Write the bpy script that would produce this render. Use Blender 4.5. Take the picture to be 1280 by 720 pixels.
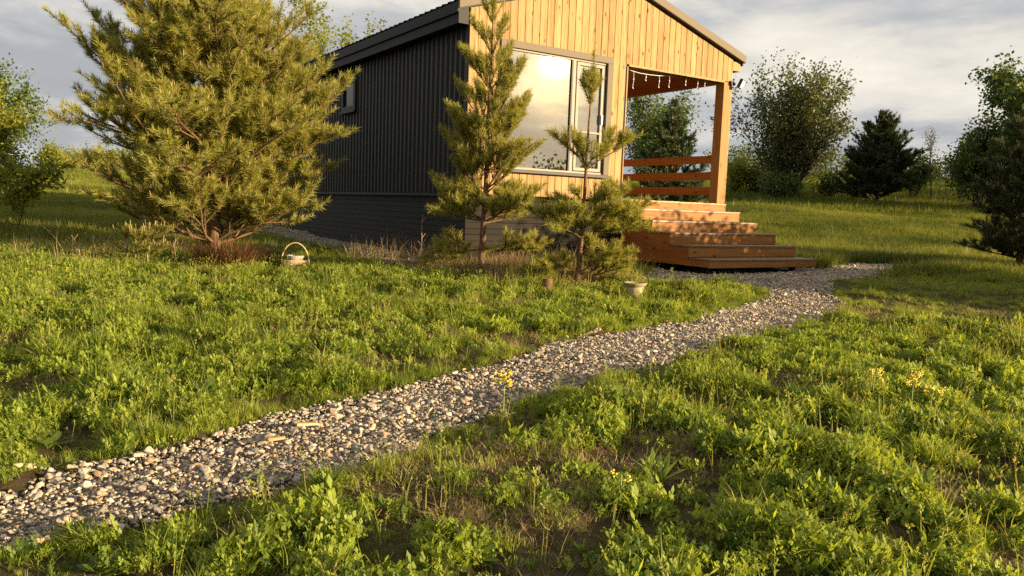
import bpy, math, random
import numpy as np
from mathutils import Matrix, Vector
R = math.radians
scene = bpy.context.scene
for o in list(bpy.data.objects): bpy.data.objects.remove(o)
COL = scene.collection

# ---------------------------------------------------------------- camera
EYE = 1.35
CAM_R = np.array([0.83955151, -0.54204142, 0.03666549])      # camera right / down / forward in world axes
CAM_D = np.array([-0.02538303, -0.10655135, -0.99398315])
CAM_F = np.array([0.5426868, 0.83356938, -0.103214])
FPX = 968.0                                                   # focal length in pixels of a 1280 px wide frame
cam = bpy.data.cameras.new('camera'); cam_o = bpy.data.objects.new('camera', cam); COL.objects.link(cam_o)
m = Matrix([list(CAM_R), list(-CAM_D), list(-CAM_F)]).transposed().to_4x4(); m.translation = (0, 0, EYE)
cam_o.matrix_world = m
cam.sensor_width = 36; cam.lens = FPX / 1280 * 36; cam.clip_end = 3000; cam.clip_start = 0.05
scene.camera = cam_o

# ---------------------------------------------------------------- sun, sky, exposure
SUN_DIR = np.array([0.575, -0.800, 0.180]); SUN_DIR /= np.linalg.norm(SUN_DIR)
SUN_ELEV = math.asin(SUN_DIR[2]); SUN_AZ = math.atan2(SUN_DIR[0], SUN_DIR[1])      # from +Y towards +X
sl = bpy.data.lights.new('sun', 'SUN'); sl.energy = 5.0; sl.angle = R(0.55); sl.color = (1.0, 0.755, 0.45)
so = bpy.data.objects.new('sun', sl); COL.objects.link(so); so.location = (20, -20, 20)
so.rotation_euler = Vector(-SUN_DIR).to_track_quat('-Z', 'Y').to_euler()
scene.view_settings.view_transform = 'Standard'; scene.view_settings.look = 'None'
scene.view_settings.exposure = 1.5; scene.view_settings.gamma = 1.0; scene.view_settings.use_curve_mapping = False
scene.render.engine = 'CYCLES'
scene.cycles.max_bounces = 5; scene.cycles.diffuse_bounces = 3; scene.cycles.glossy_bounces = 3; scene.cycles.transmission_bounces = 3; scene.cycles.transparent_max_bounces = 6
scene.cycles.use_denoising = False

class NT:
    """small helper to wire shader nodes"""
    def __init__(s, tree): s.t = tree; s.n = tree.nodes; s.l = tree.links
    def add(s, typ, **kw):
        n = s.n.new(typ)
        for k, v in kw.items(): setattr(n, k, v)
        return n
    def set(s, n, **kw):
        for k, v in kw.items(): n.inputs[k.replace('_', ' ')].default_value = v
    def link(s, a, b): s.l.new(a, b)
    def math(s, op, a, b=None, clamp=False):
        n = s.n.new('ShaderNodeMath'); n.operation = op; n.use_clamp = clamp
        for i, x in enumerate((a, b)):
            if x is None: continue
            if isinstance(x, (int, float)): n.inputs[i].default_value = x
            else: s.l.new(x, n.inputs[i])
        return n.outputs[0]
    def mix(s, fac, a, b, mode='MIX'):
        n = s.n.new('ShaderNodeMix'); n.data_type = 'RGBA'; n.blend_type = mode
        for i, x in ((0, fac), (6, a), (7, b)):
            if isinstance(x, (int, float)): n.inputs[i].default_value = x
            elif isinstance(x, (tuple, list)): n.inputs[i].default_value = (*x, 1)
            else: s.l.new(x, n.inputs[i])
        return n.outputs[2]
    def ramp(s, fac, stops, interp='LINEAR'):
        n = s.n.new('ShaderNodeValToRGB'); n.color_ramp.interpolation = interp; e = n.color_ramp.elements
        while len(e) < len(stops): e.new(0.5)
        for i, (p, c) in enumerate(stops):
            e[i].position = p; e[i].color = (*c, 1) if len(c) == 3 else c
        s.l.new(fac, n.inputs[0]); return n.outputs[0]
    def noise(s, vec, scale, detail=4, rough=.55, dist=0.0):
        n = s.n.new('ShaderNodeTexNoise')
        n.inputs['Scale'].default_value = scale; n.inputs['Detail'].default_value = detail
        n.inputs['Roughness'].default_value = rough; n.inputs['Distortion'].default_value = dist
        if vec is not None: s.l.new(vec, n.inputs['Vector'])
        return n.outputs[0]

def build_world():
    w = bpy.data.worlds.new('World'); scene.world = w; w.use_nodes = True
    nt = NT(w.node_tree); nt.n.clear()
    out = nt.add('ShaderNodeOutputWorld'); bg = nt.add('ShaderNodeBackground'); bg.inputs[1].default_value = 0.15
    sky = nt.add('ShaderNodeTexSky'); sky.sky_type = 'NISHITA'; sky.sun_disc = False
    sky.sun_elevation = SUN_ELEV; sky.sun_rotation = SUN_AZ; sky.altitude = 150; sky.dust_density = 1.5
    tc = nt.add('ShaderNodeTexCoord'); d = tc.outputs['Generated']
    sep = nt.add('ShaderNodeSeparateXYZ'); nt.link(d, sep.inputs[0])
    z = nt.math('MAXIMUM', sep.outputs[2], 0.0)
    den = nt.math('ADD', z, 0.16)
    cx = nt.math('DIVIDE', sep.outputs[0], den); cy = nt.math('DIVIDE', sep.outputs[1], den)
    comb = nt.add('ShaderNodeCombineXYZ'); nt.link(cx, comb.inputs[0]); nt.link(cy, comb.inputs[1])
    mp = nt.add('ShaderNodeMapping'); mp.inputs['Location'].default_value = SKY_OFF; nt.link(comb.outputs[0], mp.inputs[0])
    n1 = nt.noise(mp.outputs[0], 0.62, 7, .55, .25)           # big banks
    n2 = nt.noise(mp.outputs[0], 2.1, 6, .6, .3)              # tufts
    n = nt.math('ADD', nt.math('MULTIPLY', n1, .68), nt.math('MULTIPLY', n2, .32))
    cover = nt.ramp(n, [(.20, (0, 0, 0)), (.36, (1, 1, 1))], 'EASE')
    # cloud brightness: thin edges bright cream, thick middles blue-grey
    body = nt.ramp(n, [(.36, (2.35, 2.18, 1.9)), (.45, (1.9, 1.8, 1.62)), (.505, (1.33, 1.34, 1.36)), (.56, (1.03, 1.06, 1.11)), (.75, (.90, .94, 1.0))])
    # forward scattering around the sun
    dotn = nt.add('ShaderNodeVectorMath', operation='DOT_PRODUCT'); nt.link(d, dotn.inputs[0]); dotn.inputs[1].default_value = tuple(SUN_DIR)
    c = nt.math('MAXIMUM', dotn.outputs['Value'], 0.0)
    glow = nt.math('ADD', nt.math('MULTIPLY', nt.math('POWER', c, 500.0), 4.0), nt.math('MULTIPLY', nt.math('POWER', c, 9.0), 1.1))
    glowc = nt.mix(1.0, (1.0, .70, .34), (1, 1, 1), 'MULTIPLY')
    sc = nt.add('ShaderNodeVectorMath', operation='SCALE'); nt.link(glowc, sc.inputs[0]); nt.link(glow, sc.inputs['Scale'])
    one = nt.add('ShaderNodeVectorMath', operation='ADD'); nt.link(sc.outputs[0], one.inputs[0]); one.inputs[1].default_value = (1, 1, 1)
    lit = nt.mix(1.0, body, one.outputs[0], 'MULTIPLY')
    fac = nt.math('MULTIPLY', cover, 0.985)
    col = nt.mix(fac, sky.outputs[0], lit)
    nt.link(col, bg.inputs[0]); nt.link(bg.outputs[0], out.inputs[0])
SKY_OFF = (13.458, -0.946, 0.0)
build_world()

# ---------------------------------------------------------------- terrain and pixel helpers
YAW = R(33.0657); SY, CY = math.sin(YAW), math.cos(YAW)
def uv_of(x, y): return x * SY + y * CY, x * CY - y * SY
def xy_of(u, v): return u * SY + v * CY, u * CY - v * SY
def sstep(a, b, t):
    t = np.clip((t - a) / (b - a), 0, 1); return t * t * (3 - 2 * t)
def _hash(ix, iy, s):
    h = (ix * 374761393 + iy * 668265263 + s * 974711) & 0x7fffffff
    h = ((h ^ (h >> 13)) * 1274126177) & 0x7fffffff
    return (h ^ (h >> 16)) / 0x7fffffff % 1.0
def vnoise(x, y, s=0):
    x = np.asarray(x, float); y = np.asarray(y, float)
    ix = np.floor(x).astype(np.int64); iy = np.floor(y).astype(np.int64); fx = x - ix; fy = y - iy
    fx = fx * fx * (3 - 2 * fx); fy = fy * fy * (3 - 2 * fy)
    h = lambda a, b: ((_hash(ix + a, iy + b, s) * 9973.7) % 1.0)
    return (h(0, 0) * (1 - fx) + h(1, 0) * fx) * (1 - fy) + (h(0, 1) * (1 - fx) + h(1, 1) * fx) * fy
def fbm(x, y, s=0, o=3):
    t = 0; a = 1; n = 0
    for k in range(o): t = t + a * vnoise(x * 2 ** k, y * 2 ** k, s + k); n += a; a *= .5
    return t / n
PATH_POLY = None
def gz(x, y):
    x = np.asarray(x, float); y = np.asarray(y, float)
    u, v = uv_of(x, y)
    a = v / np.maximum(u, 8.0)
    k = .046 + .046 * sstep(-.45, .55, a)
    b = .04 * np.clip(u, -30, 11) + .02 * (np.clip(u, 11, 19) - 11) + k * (np.clip(u, 19, 62) - 19) - .012 * (np.clip(u, 62, 300) - 62)
    s = .5 + .5 * sstep(16, 30, u)
    bump = (fbm(x * .45, y * .45, 3, 3) - .5) * .12 * s + (fbm(x * 1.9, y * 1.9, 9, 2) - .5) * .075 * sstep(1.5, 4.0, u) + (fbm(x * 4.6, y * 4.6, 19, 2) - .5) * .125 * sstep(1.6, 3.0, u) * (1 - sstep(9.5, 12.0, u))
    if PATH_POLY is not None: bump = np.where(inside(PATH_POLY, x, y), (fbm(x * .45, y * .45, 3, 3) - .5) * .06 - .008, bump)
    far = sstep(30, 60, u) * (fbm(x * .05, y * .05, 14, 2) - .5) * 1.2
    return b + bump * 1.0 + far
def ray(px, py):
    return CAM_R * (px - 640) / FPX + CAM_D * (py - 360) / FPX + CAM_F
def ground_at(px, py):
    d = ray(px, py); t = 1.5; last = t
    while t < 400:
        p = d * t
        if EYE + p[2] < float(gz(p[0], p[1])): break
        last = t; t *= 1.01
    lo, hi = last, t
    for _ in range(30):
        mid = (lo + hi) / 2; p = d * mid
        if EYE + p[2] < float(gz(p[0], p[1])): hi = mid
        else: lo = mid
    p = d * hi; return float(p[0]), float(p[1])
def at_depth(px, u):
    """ground point below pixel column px at horizontal distance u along the view"""
    d = ray(px, 262); du, dv = uv_of(d[0], d[1]); t = u / du
    return float(d[0] * t), float(d[1] * t)

# ---------------------------------------------------------------- object helpers
rng = np.random.default_rng(7); random.seed(5)
def mesh_np(name, V, F, smooth=False):
    """V (n,3); F (m,k) equal-sized faces, or a list of faces"""
    me = bpy.data.meshes.new(name)
    V = np.asarray(V, np.float32)
    if isinstance(F, np.ndarray):
        k = F.shape[1]; loops = F.reshape(-1).astype(np.int32); starts = np.arange(0, len(loops), k, dtype=np.int32)
    else:
        loops = np.array([i for f in F for i in f], np.int32); starts = np.cumsum([0] + [len(f) for f in F[:-1]]).astype(np.int32)
    me.vertices.add(len(V)); me.vertices.foreach_set('co', V.reshape(-1))
    me.loops.add(len(loops)); me.loops.foreach_set('vertex_index', loops)
    me.polygons.add(len(starts)); me.polygons.foreach_set('loop_start', starts)
    me.polygons.foreach_set('use_smooth', np.full(len(starts), bool(smooth)))
    me.update(calc_edges=True); return me
def set_attr(me, name, arr, typ='FLOAT', dom='POINT'):
    a = me.attributes.new(name, typ, dom)
    a.data.foreach_set('vector' if typ == 'FLOAT_VECTOR' else 'value', np.asarray(arr).reshape(-1))
def link(name, data, mat=None, parent=None, loc=(0, 0, 0), rot=(0, 0, 0)):
    o = bpy.data.objects.new(name, data); COL.objects.link(o)
    if mat is not None and data is not None and len(data.materials) == 0: data.materials.append(mat)
    o.parent = parent; o.location = loc; o.rotation_euler = rot
    return o
def tag(o, label=None, cat=None, group=None, kind=None):
    if label: o['label'] = label
    if cat: o['category'] = cat
    if group: o['group'] = group
    if kind: o['kind'] = kind
    return o
def thing(name, label, cat, loc=(0, 0, 0), rz=0.0, group=None):
    o = bpy.data.objects.new(name, None); COL.objects.link(o); o.empty_display_size = .2
    o.location = loc; o.rotation_euler = (0, 0, rz)
    return tag(o, label, cat, group)
BOXF = [(0, 3, 2, 1), (4, 5, 6, 7), (0, 1, 5, 4), (1, 2, 6, 5), (2, 3, 7, 6), (3, 0, 4, 7)]
class MB:
    def __init__(s): s.v = []; s.f = []
    def box(s, x0, x1, y0, y1, z0, z1):
        b = len(s.v)
        s.v += [(x0, y0, z0), (x1, y0, z0), (x1, y1, z0), (x0, y1, z0), (x0, y0, z1), (x1, y0, z1), (x1, y1, z1), (x0, y1, z1)]
        s.f += [tuple(b + i for i in q) for q in BOXF]; return s
    def hexa(s, P):
        b = len(s.v); s.v += [tuple(p) for p in P]; s.f += [tuple(b + i for i in q) for q in BOXF]; return s
    def prism(s, poly, axis, a, c):
        """poly of 2d points extruded along axis ('x','y','z') between a and c"""
        b = len(s.v); n = len(poly)
        def mk(p, t): return {'x': (t, p[0], p[1]), 'y': (p[0], t, p[1]), 'z': (p[0], p[1], t)}[axis]
        s.v += [mk(p, a) for p in poly] + [mk(p, c) for p in poly]
        s.f.append(tuple(b + i for i in range(n))[::-1]); s.f.append(tuple(b + n + i for i in range(n)))
        for i in range(n): j = (i + 1) % n; s.f.append((b + i, b + j, b + n + j, b + n + i))
        return s
    def tube(s, pts, radii, n=8, caps=True):
        b = len(s.v); P = [Vector(p) for p in pts]
        if isinstance(radii, (int, float)): radii = [radii] * len(P)
        for i, p in enumerate(P):
            d = (P[min(i + 1, len(P) - 1)] - P[max(i - 1, 0)]).normalized()
            q = Vector((0, 0, 1)) if abs(d.z) < .9 else Vector((1, 0, 0))
            e1 = d.cross(q).normalized(); e2 = d.cross(e1)
            for k in range(n):
                a = 2 * math.pi * k / n; s.v.append(tuple(p + (e1 * math.cos(a) + e2 * math.sin(a)) * radii[i]))
        for i in range(len(P) - 1):
            for k in range(n):
                k2 = (k + 1) % n; s.f.append((b + i * n + k, b + i * n + k2, b + (i + 1) * n + k2, b + (i + 1) * n + k))
        if caps:
            s.f.append(tuple(b + k for k in range(n))[::-1]); s.f.append(tuple(b + (len(P) - 1) * n + k for k in range(n)))
        return s
    def lathe(s, prof, n=20, c=(0, 0, 0)):
        b = len(s.v)
        for r, z in prof:
            for k in range(n):
                a = 2 * math.pi * k / n; s.v.append((c[0] + r * math.cos(a), c[1] + r * math.sin(a), c[2] + z))
        for i in range(len(prof) - 1):
            for k in range(n):
                k2 = (k + 1) % n; s.f.append((b + i * n + k, b + i * n + k2, b + (i + 1) * n + k2, b + (i + 1) * n + k))
        return s
    def mesh(s, name, smooth=False): return mesh_np(name, s.v, s.f, smooth)
    def build(s, name, mat, parent=None, loc=(0, 0, 0), rot=(0, 0, 0), smooth=False, bevel=0):
        o = link(name, s.mesh(name, smooth), mat, parent, loc, rot)
        if bevel:
            md = o.modifiers.new('bevel', 'BEVEL'); md.width = bevel; md.segments = 2; md.limit_method = 'ANGLE'
        return o

# ---------------------------------------------------------------- materials
def new_mat(name):
    mt = bpy.data.materials.new(name); mt.use_nodes = True; nt = NT(mt.node_tree)
    return mt, nt, nt.n['Principled BSDF']
def plain(name, col, rough=.6, metal=0.0, spec=.5, nscale=30, namp=.12):
    mt, nt, b = new_mat(name)
    tc = nt.add('ShaderNodeTexCoord'); n = nt.noise(tc.outputs['Object'], nscale, 5)
    c = nt.mix(n, tuple(x * (1 - namp) for x in col), tuple(min(1, x * (1 + namp)) for x in col))
    nt.link(c, b.inputs['Base Color']); b.inputs['Roughness'].default_value = rough
    b.inputs['Metallic'].default_value = metal; b.inputs['Specular IOR Level'].default_value = spec
    return mt
def wood(name, light, dark, axis='z', rough=.55, knots=True, vary=.25, spec=.35, weather=None):
    mt, nt, b = new_mat(name)
    tc = nt.add('ShaderNodeTexCoord'); oi = nt.add('ShaderNodeObjectInfo'); rnd = oi.outputs['Random']
    off = nt.add('ShaderNodeVectorMath', operation='SCALE'); off.inputs[0].default_value = (37.1, 91.7, 53.3); nt.link(rnd, off.inputs['Scale'])
    ad = nt.add('ShaderNodeVectorMath', operation='ADD'); nt.link(tc.outputs['Object'], ad.inputs[0]); nt.link(off.outputs[0], ad.inputs[1])
    mp = nt.add('ShaderNodeMapping'); nt.link(ad.outputs[0], mp.inputs[0])
    s = {'z': (16, 16, .9), 'x': (.9, 16, 16), 'y': (16, .9, 16)}[axis]; mp.inputs['Scale'].default_value = s
    g = nt.noise(mp.outputs[0], 2.2, 6, .6, 1.2)
    g2 = nt.noise(mp.outputs[0], .5, 3)
    fac = nt.math('ADD', nt.math('MULTIPLY', g, .65), nt.math('MULTIPLY', g2, .35))
    c = nt.ramp(fac, [(.36, dark), (.56, light), (.7, tuple(x * .86 for x in light))])
    if knots:
        k = nt.add('ShaderNodeMapping'); nt.link(ad.outputs[0], k.inputs[0]); k.inputs['Scale'].default_value = {'z': (7, 7, 3.2), 'x': (3.2, 7, 7), 'y': (7, 3.2, 7)}[axis]
        vo = nt.add('ShaderNodeTexVoronoi'); vo.inputs['Scale'].default_value = 1.0; nt.link(k.outputs[0], vo.inputs['Vector'])
        kf = nt.ramp(vo.outputs['Distance'], [(.06, (1, 1, 1)), (.17, (0, 0, 0))])
        c = nt.mix(kf, c, tuple(x * .42 for x in dark))
    v = nt.math('ADD', nt.math('MULTIPLY', rnd, vary), 1 - vary * .5)
    sc = nt.add('ShaderNodeVectorMath', operation='SCALE'); nt.link(c, sc.inputs[0]); nt.link(v, sc.inputs['Scale'])
    c = sc.outputs[0]
    if weather:
        wn = nt.noise(tc.outputs['Object'], 1.4, 5); wf = nt.ramp(wn, [(.45, (0, 0, 0)), (.7, (.5, .5, .5))]); c = nt.mix(wf, c, weather)
    nt.link(c, b.inputs['Base Color']); b.inputs['Roughness'].default_value = rough; b.inputs['Specular IOR Level'].default_value = spec
    bm = nt.add('ShaderNodeBump'); bm.inputs['Strength'].default_value = .25; bm.inputs['Distance'].default_value = .004
    nt.link(g, bm.inputs['Height']); nt.link(bm.outputs[0], b.inputs['Normal'])
    return mt
def foliage(name, c_dark, c_light, attr='tint', instancer=False, trans=.35, rough=.5, c_extra=None, noise_scale=0):
    """tint 0..1 runs from c_dark to c_light; above 1 towards c_extra"""
    mt = bpy.data.materials.new(name); mt.use_nodes = True; nt = NT(mt.node_tree); nt.n.clear()
    out = nt.add('ShaderNodeOutputMaterial')
    at = nt.add('ShaderNodeAttribute'); at.attribute_name = attr
    if instancer: at.attribute_type = 'INSTANCER'
    f = at.outputs['Fac']
    stops = [(0, c_dark), (.5, c_light)] + ([(1.0, c_extra)] if c_extra else [(1.0, c_light)])
    if instancer:                       # within a clump leaves differ too
        a2 = nt.add('ShaderNodeAttribute'); a2.attribute_name = 'leaf'
        f = nt.math('ADD', f, nt.math('MULTIPLY', nt.math('SUBTRACT', a2.outputs['Fac'], .5), .5))
    col = nt.ramp(nt.math('MULTIPLY', f, .5), stops)
    di = nt.add('ShaderNodeBsdfPrincipled'); nt.link(col, di.inputs['Base Color']); di.inputs['Roughness'].default_value = rough
    di.inputs['Specular IOR Level'].default_value = .3
    tr = nt.add('ShaderNodeBsdfTranslucent')
    tcol = nt.mix(1.0, col, (1.25, 1.15, .55), 'MULTIPLY'); nt.link(tcol, tr.inputs[0])
    mx = nt.add('ShaderNodeMixShader'); mx.inputs[0].default_value = trans
    nt.link(di.outputs[0], mx.inputs[1]); nt.link(tr.outputs[0], mx.inputs[2]); nt.link(mx.outputs[0], out.inputs[0])
    return mt
def bark(name, a, b_, scale=9):
    mt, nt, b = new_mat(name)
    tc = nt.add('ShaderNodeTexCoord'); mp = nt.add('ShaderNodeMapping'); mp.inputs['Scale'].default_value = (1, 1, .35); nt.link(tc.outputs['Object'], mp.inputs[0])
    n = nt.noise(mp.outputs[0], scale * 3, 6, .65); c = nt.ramp(n, [(.35, a), (.65, b_)]); nt.link(c, b.inputs['Base Color'])
    b.inputs['Roughness'].default_value = .9; b.inputs['Specular IOR Level'].default_value = .15
    bm = nt.add('ShaderNodeBump'); bm.inputs['Strength'].default_value = .6; bm.inputs['Distance'].default_value = .01; nt.link(n, bm.inputs['Height']); nt.link(bm.outputs[0], b.inputs['Normal'])
    return mt

def ground_mat():
    mt, nt, b = new_mat('soil and turf')
    geo = nt.add('ShaderNodeNewGeometry'); P = geo.outputs['Position']
    soil = nt.ramp(nt.noise(P, 9, 8, .7), [(.3, (.035, .025, .014)), (.55, (.085, .062, .036)), (.75, (.14, .105, .062))])
    turf = nt.ramp(nt.noise(P, 3.0, 8, .7), [(.3, (.035, .036, .012)), (.6, (.08, .078, .024)), (.8, (.12, .10, .045))])
    f = nt.ramp(nt.noise(P, .9, 6, .6), [(.46, (0, 0, 0)), (.60, (1, 1, 1))])
    dist = nt.add('ShaderNodeVectorMath', operation='LENGTH'); nt.link(P, dist.inputs[0])
    far = nt.ramp(nt.math('DIVIDE', dist.outputs['Value'], 60.0), [(.12, (0, 0, 0)), (.3, (1, 1, 1))])
    f2 = nt.math('MAXIMUM', f, far)
    nt.link(nt.mix(f2, soil, turf), b.inputs['Base Color']); b.inputs['Roughness'].default_value = 1.0; b.inputs['Specular IOR Level'].default_value = .1
    bm = nt.add('ShaderNodeBump'); bm.inputs['Strength'].default_value = .9; bm.inputs['Distance'].default_value = .03
    nt.link(nt.noise(P, 22, 6, .7), bm.inputs['Height']); nt.link(bm.outputs[0], b.inputs['Normal'])
    return mt
def stone_mat(instancer):
    mt, nt, b = new_mat('crushed stone ' + ('scattered' if instancer else 'single'))
    if instancer:
        at = nt.add('ShaderNodeAttribute'); at.attribute_type = 'INSTANCER'; at.attribute_name = 'tint'; f = at.outputs['Fac']
    else:
        oi = nt.add('ShaderNodeObjectInfo'); f = oi.outputs['Random']
    c = nt.ramp(f, [(0, (.19, .168, .142)), (.15, (.31, .277, .235)), (.35, (.42, .37, .30)), (.6, (.51, .44, .34)), (.76, (.50, .375, .23)), (.85, (.36, .245, .15)), (.93, (.55, .5, .415)), (1, (.62, .58, .5))])
    tc = nt.add('ShaderNodeTexCoord'); n = nt.noise(tc.outputs['Object'], 2.5 if instancer else 2.5, 6, .65)
    c = nt.mix(1.0, c, nt.ramp(n, [(.3, (.72, .7, .68)), (.7, (1.12, 1.12, 1.12))]), 'MULTIPLY')
    nt.link(c, b.inputs['Base Color']); b.inputs['Roughness'].default_value = .8; b.inputs['Specular IOR Level'].default_value = .3
    bm = nt.add('ShaderNodeBump'); bm.inputs['Strength'].default_value = .4; bm.inputs['Distance'].default_value = .1; nt.link(n, bm.inputs['Height']); nt.link(bm.outputs[0], b.inputs['Normal'])
    return mt
def gravel_bed_mat():
    mt, nt, b = new_mat('gravel bed')
    geo = nt.add('ShaderNodeNewGeometry'); P = geo.outputs['Position']
    vo = nt.add('ShaderNodeTexVoronoi'); vo.inputs['Scale'].default_value = 26; nt.link(P, vo.inputs['Vector'])
    c = nt.ramp(vo.outputs['Color'], [(.2, (.10, .086, .07)), (.5, (.17, .148, .12)), (.8, (.26, .225, .18))])
    nt.link(c, b.inputs['Base Color']); b.inputs['Roughness'].default_value = .95
    bm = nt.add('ShaderNodeBump'); bm.inputs['Strength'].default_value = 1; bm.inputs['Distance'].default_value = .02; bm.invert = True; nt.link(vo.outputs['Distance'], bm.inputs['Height']); nt.link(bm.outputs[0], b.inputs['Normal'])
    return mt
def glass_mat():
    mt = bpy.data.materials.new('coated window glass'); mt.use_nodes = True; nt = NT(mt.node_tree); nt.n.clear()
    out = nt.add('ShaderNodeOutputMaterial'); gl = nt.add('ShaderNodeBsdfGlossy'); gl.inputs['Roughness'].default_value = .012; gl.inputs[0].default_value = (.95, .93, .9, 1)
    tr = nt.add('ShaderNodeBsdfTransparent'); tr.inputs[0].default_value = (.55, .6, .58, 1)
    mx = nt.add('ShaderNodeMixShader'); mx.inputs[0].default_value = .3
    nt.link(tr.outputs[0], mx.inputs[1]); nt.link(gl.outputs[0], mx.inputs[2]); nt.link(mx.outputs[0], out.inputs[0])
    return mt

M = {}
M['ground'] = ground_mat(); M['stone_i'] = stone_mat(True); M['stone'] = stone_mat(False); M['bed'] = gravel_bed_mat()
M['clad'] = wood('pale pine cladding', (.385, .258, .125), (.22, .13, .055), 'z', rough=.85, spec=.12, vary=.34)
M['trim'] = plain('beige metal trim', (.14, .115, .082), .6, spec=.15)
M['stain_x'] = wood('stained timber along x', (.29, .135, .036), (.18, .075, .018), 'x', rough=.6, spec=.2, vary=.22)
M['stain_y'] = wood('stained timber along y', (.30, .11, .028), (.2, .064, .016), 'y', rough=.6, spec=.2, vary=.18)
M['stain_z'] = wood('stained timber upright', (.33, .165, .05), (.23, .10, .027), 'z', rough=.6, spec=.2, vary=.12)
M['deck'] = wood('deck timber', (.36, .21, .08), (.25, .13, .045), 'y', rough=.45)
M['tread'] = wood('brown tread timber', (.2, .115, .055), (.135, .07, .03), 'x', rough=.38, spec=.5)  # darker, less orange brown than the stained risers
M['ceil'] = wood('dark stained ceiling', (.21, .068, .027), (.13, .04, .016), 'y', rough=.5, knots=False)
M['graymetal'] = plain('anthracite profiled sheet', (.019, .0193, .0195), .5, .0, .25, 8, .06)
M['grayroof'] = plain('anthracite roof sheet', (.007, .007, .0075), .55, .0, .2, 8, .06)
M['skirt_x'] = wood('shade darkened grey skirting boards', (.024, .021, .017), (.017, .015, .012), 'x', rough=.8, spec=.1, knots=False, vary=.16)  # grey front boards, darkened in colour for the shade of pines and straw
M['skirt_y'] = plain('dark grey skirting boards', (.034, .034, .033), .7, spec=.15, nscale=3, namp=.1)
M['black'] = plain('matt black', (.012, .012, .013), .6)
M['white'] = plain('white plastic', (.78, .77, .74), .35)
M['glass'] = glass_mat(); M['darkglass'] = plain('dark glazing', (.008, .008, .009), .15, spec=.25)
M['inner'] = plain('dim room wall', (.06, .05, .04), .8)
M['frame'] = plain('pale grey window frame', (.30, .27, .23), .6, spec=.15)
M['pine_bark'] = bark('pine bark', (.075, .045, .028), (.20, .115, .066))
M['dark_bark'] = bark('grey brown bark', (.045, .038, .03), (.12, .10, .08))
M['needle'] = foliage('sunny pine needles', (.035, .055, .012), (.32, .325, .065), trans=.42, c_extra=(.28, .24, .08))
M['needle_dark'] = foliage('deep green and shaded needles', (.018, .032, .014), (.068, .095, .034), trans=.25, c_extra=(.20, .15, .07))  # green of the dark conifers; its low tone also carries the right pine's shade
M['candle'] = plain('pale pine candles', (.34, .26, .11), .7)
M['leaf_yellow'] = foliage('young yellow green leaves', (.11, .14, .018), (.34, .36, .045), trans=.5, c_extra=(.34, .30, .05))
M['leaf_olive'] = foliage('olive leaves', (.05, .068, .022), (.155, .175, .052), trans=.42, c_extra=(.16, .14, .04))
M['leaf_green'] = foliage('mid green leaves', (.04, .075, .017), (.145, .20, .042), trans=.42, c_extra=(.13, .16, .04))
M['grass'] = foliage('meadow grass', (.045, .09, .011), (.31, .375, .05), instancer=True, trans=.5, rough=.5, c_extra=(.36, .31, .12))
M['clover'] = foliage('clover leaves', (.045, .10, .013), (.335, .41, .055), instancer=True, trans=.5, rough=.55, c_extra=(.18, .22, .05))
M['straw'] = foliage('dry straw', (.16, .11, .05), (.36, .27, .13), instancer=True, trans=.2, c_extra=(.45, .36, .2))
M['field'] = foliage('far meadow', (.065, .095, .014), (.26, .275, .042), instancer=True, trans=.35, c_extra=(.22, .19, .07))
M['wicker'] = plain('weathered wicker', (.42, .31, .18), .8, nscale=60, namp=.4)
M['cream'] = plain('cream plastic pot', (.30, .25, .14), .7)
M['yellow'] = plain('yellow petals', (.62, .48, .03), .6)
M['stem'] = plain('green stem', (.13, .19, .04), .6)
M['weed'] = foliage('broad weed leaves', (.045, .085, .014), (.14, .20, .035), trans=.4, c_extra=(.2, .24, .05))
M['brownstraw'] = foliage('rusty dead grass', (.07, .032, .014), (.20, .105, .045), trans=.15, c_extra=(.34, .22, .1))
M['plaster'] = plain('far white plaster', (.75, .72, .68), .8)
M['rooftile'] = plain('far red roof', (.16, .12, .10), .8)

# ---------------------------------------------------------------- ground sheet
def build_ground():
    n = 400; t = np.linspace(-1, 1, n); k = 6.6
    s = np.sinh(k * t) / np.sinh(k)
    U = 6 + 700 * s; V = 620 * s
    uu, vv = np.meshgrid(U, V, indexing='ij'); x, y = xy_of(uu, vv)
    z = gz(x, y); Vt = np.stack([x, y, z], -1).reshape(-1, 3)
    i = np.arange(n * n).reshape(n, n)
    F = np.stack([i[:-1, :-1], i[1:, :-1], i[1:, 1:], i[:-1, 1:]], -1).reshape(-1, 4)[:, ::-1]
    tag(link('ground', mesh_np('ground', Vt, F, True), M['ground']), kind='structure')

# ---------------------------------------------------------------- gravel areas
HX, HY, HZ = 5.6974, 10.1064, EYE + 0.1576        # cabin corner, z at the top of the skirting
HW, HL = 5.56, 10.6
top_e = [(-260, 668), (0, 607), (130, 576), (250, 545), (330, 522), (480, 489), (600, 458), (700, 433), (800, 413), (880, 399), (940, 382), (962, 370), (945, 360), (880, 356), (800, 354)]
bot_e = [(1021, 337), (1060, 330), (1165, 331), (1170, 341), (1085, 347), (1034, 352), (1046, 372), (1054, 388), (1030, 402), (930, 427), (850, 449), (760, 473), (680, 499), (600, 530), (520, 561), (430, 598), (330, 622), (200, 652), (60, 677), (0, 688), (-260, 745)]
path_poly = np.array([ground_at(*q) for q in top_e] + [(HX + 3.1, HY - .9), (HX + 5.6, HY - .7)] + [ground_at(*q) for q in bot_e])
apron = np.array([(HX - 1.15, HY - .75), (HX + 3.2, HY - .75), (HX + 3.2, HY + .4), (HX + .25, HY + .4), (HX + .25, HY + HL), (HX - 1.05, HY + HL), (HX - 1.3, HY + 5)])
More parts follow.
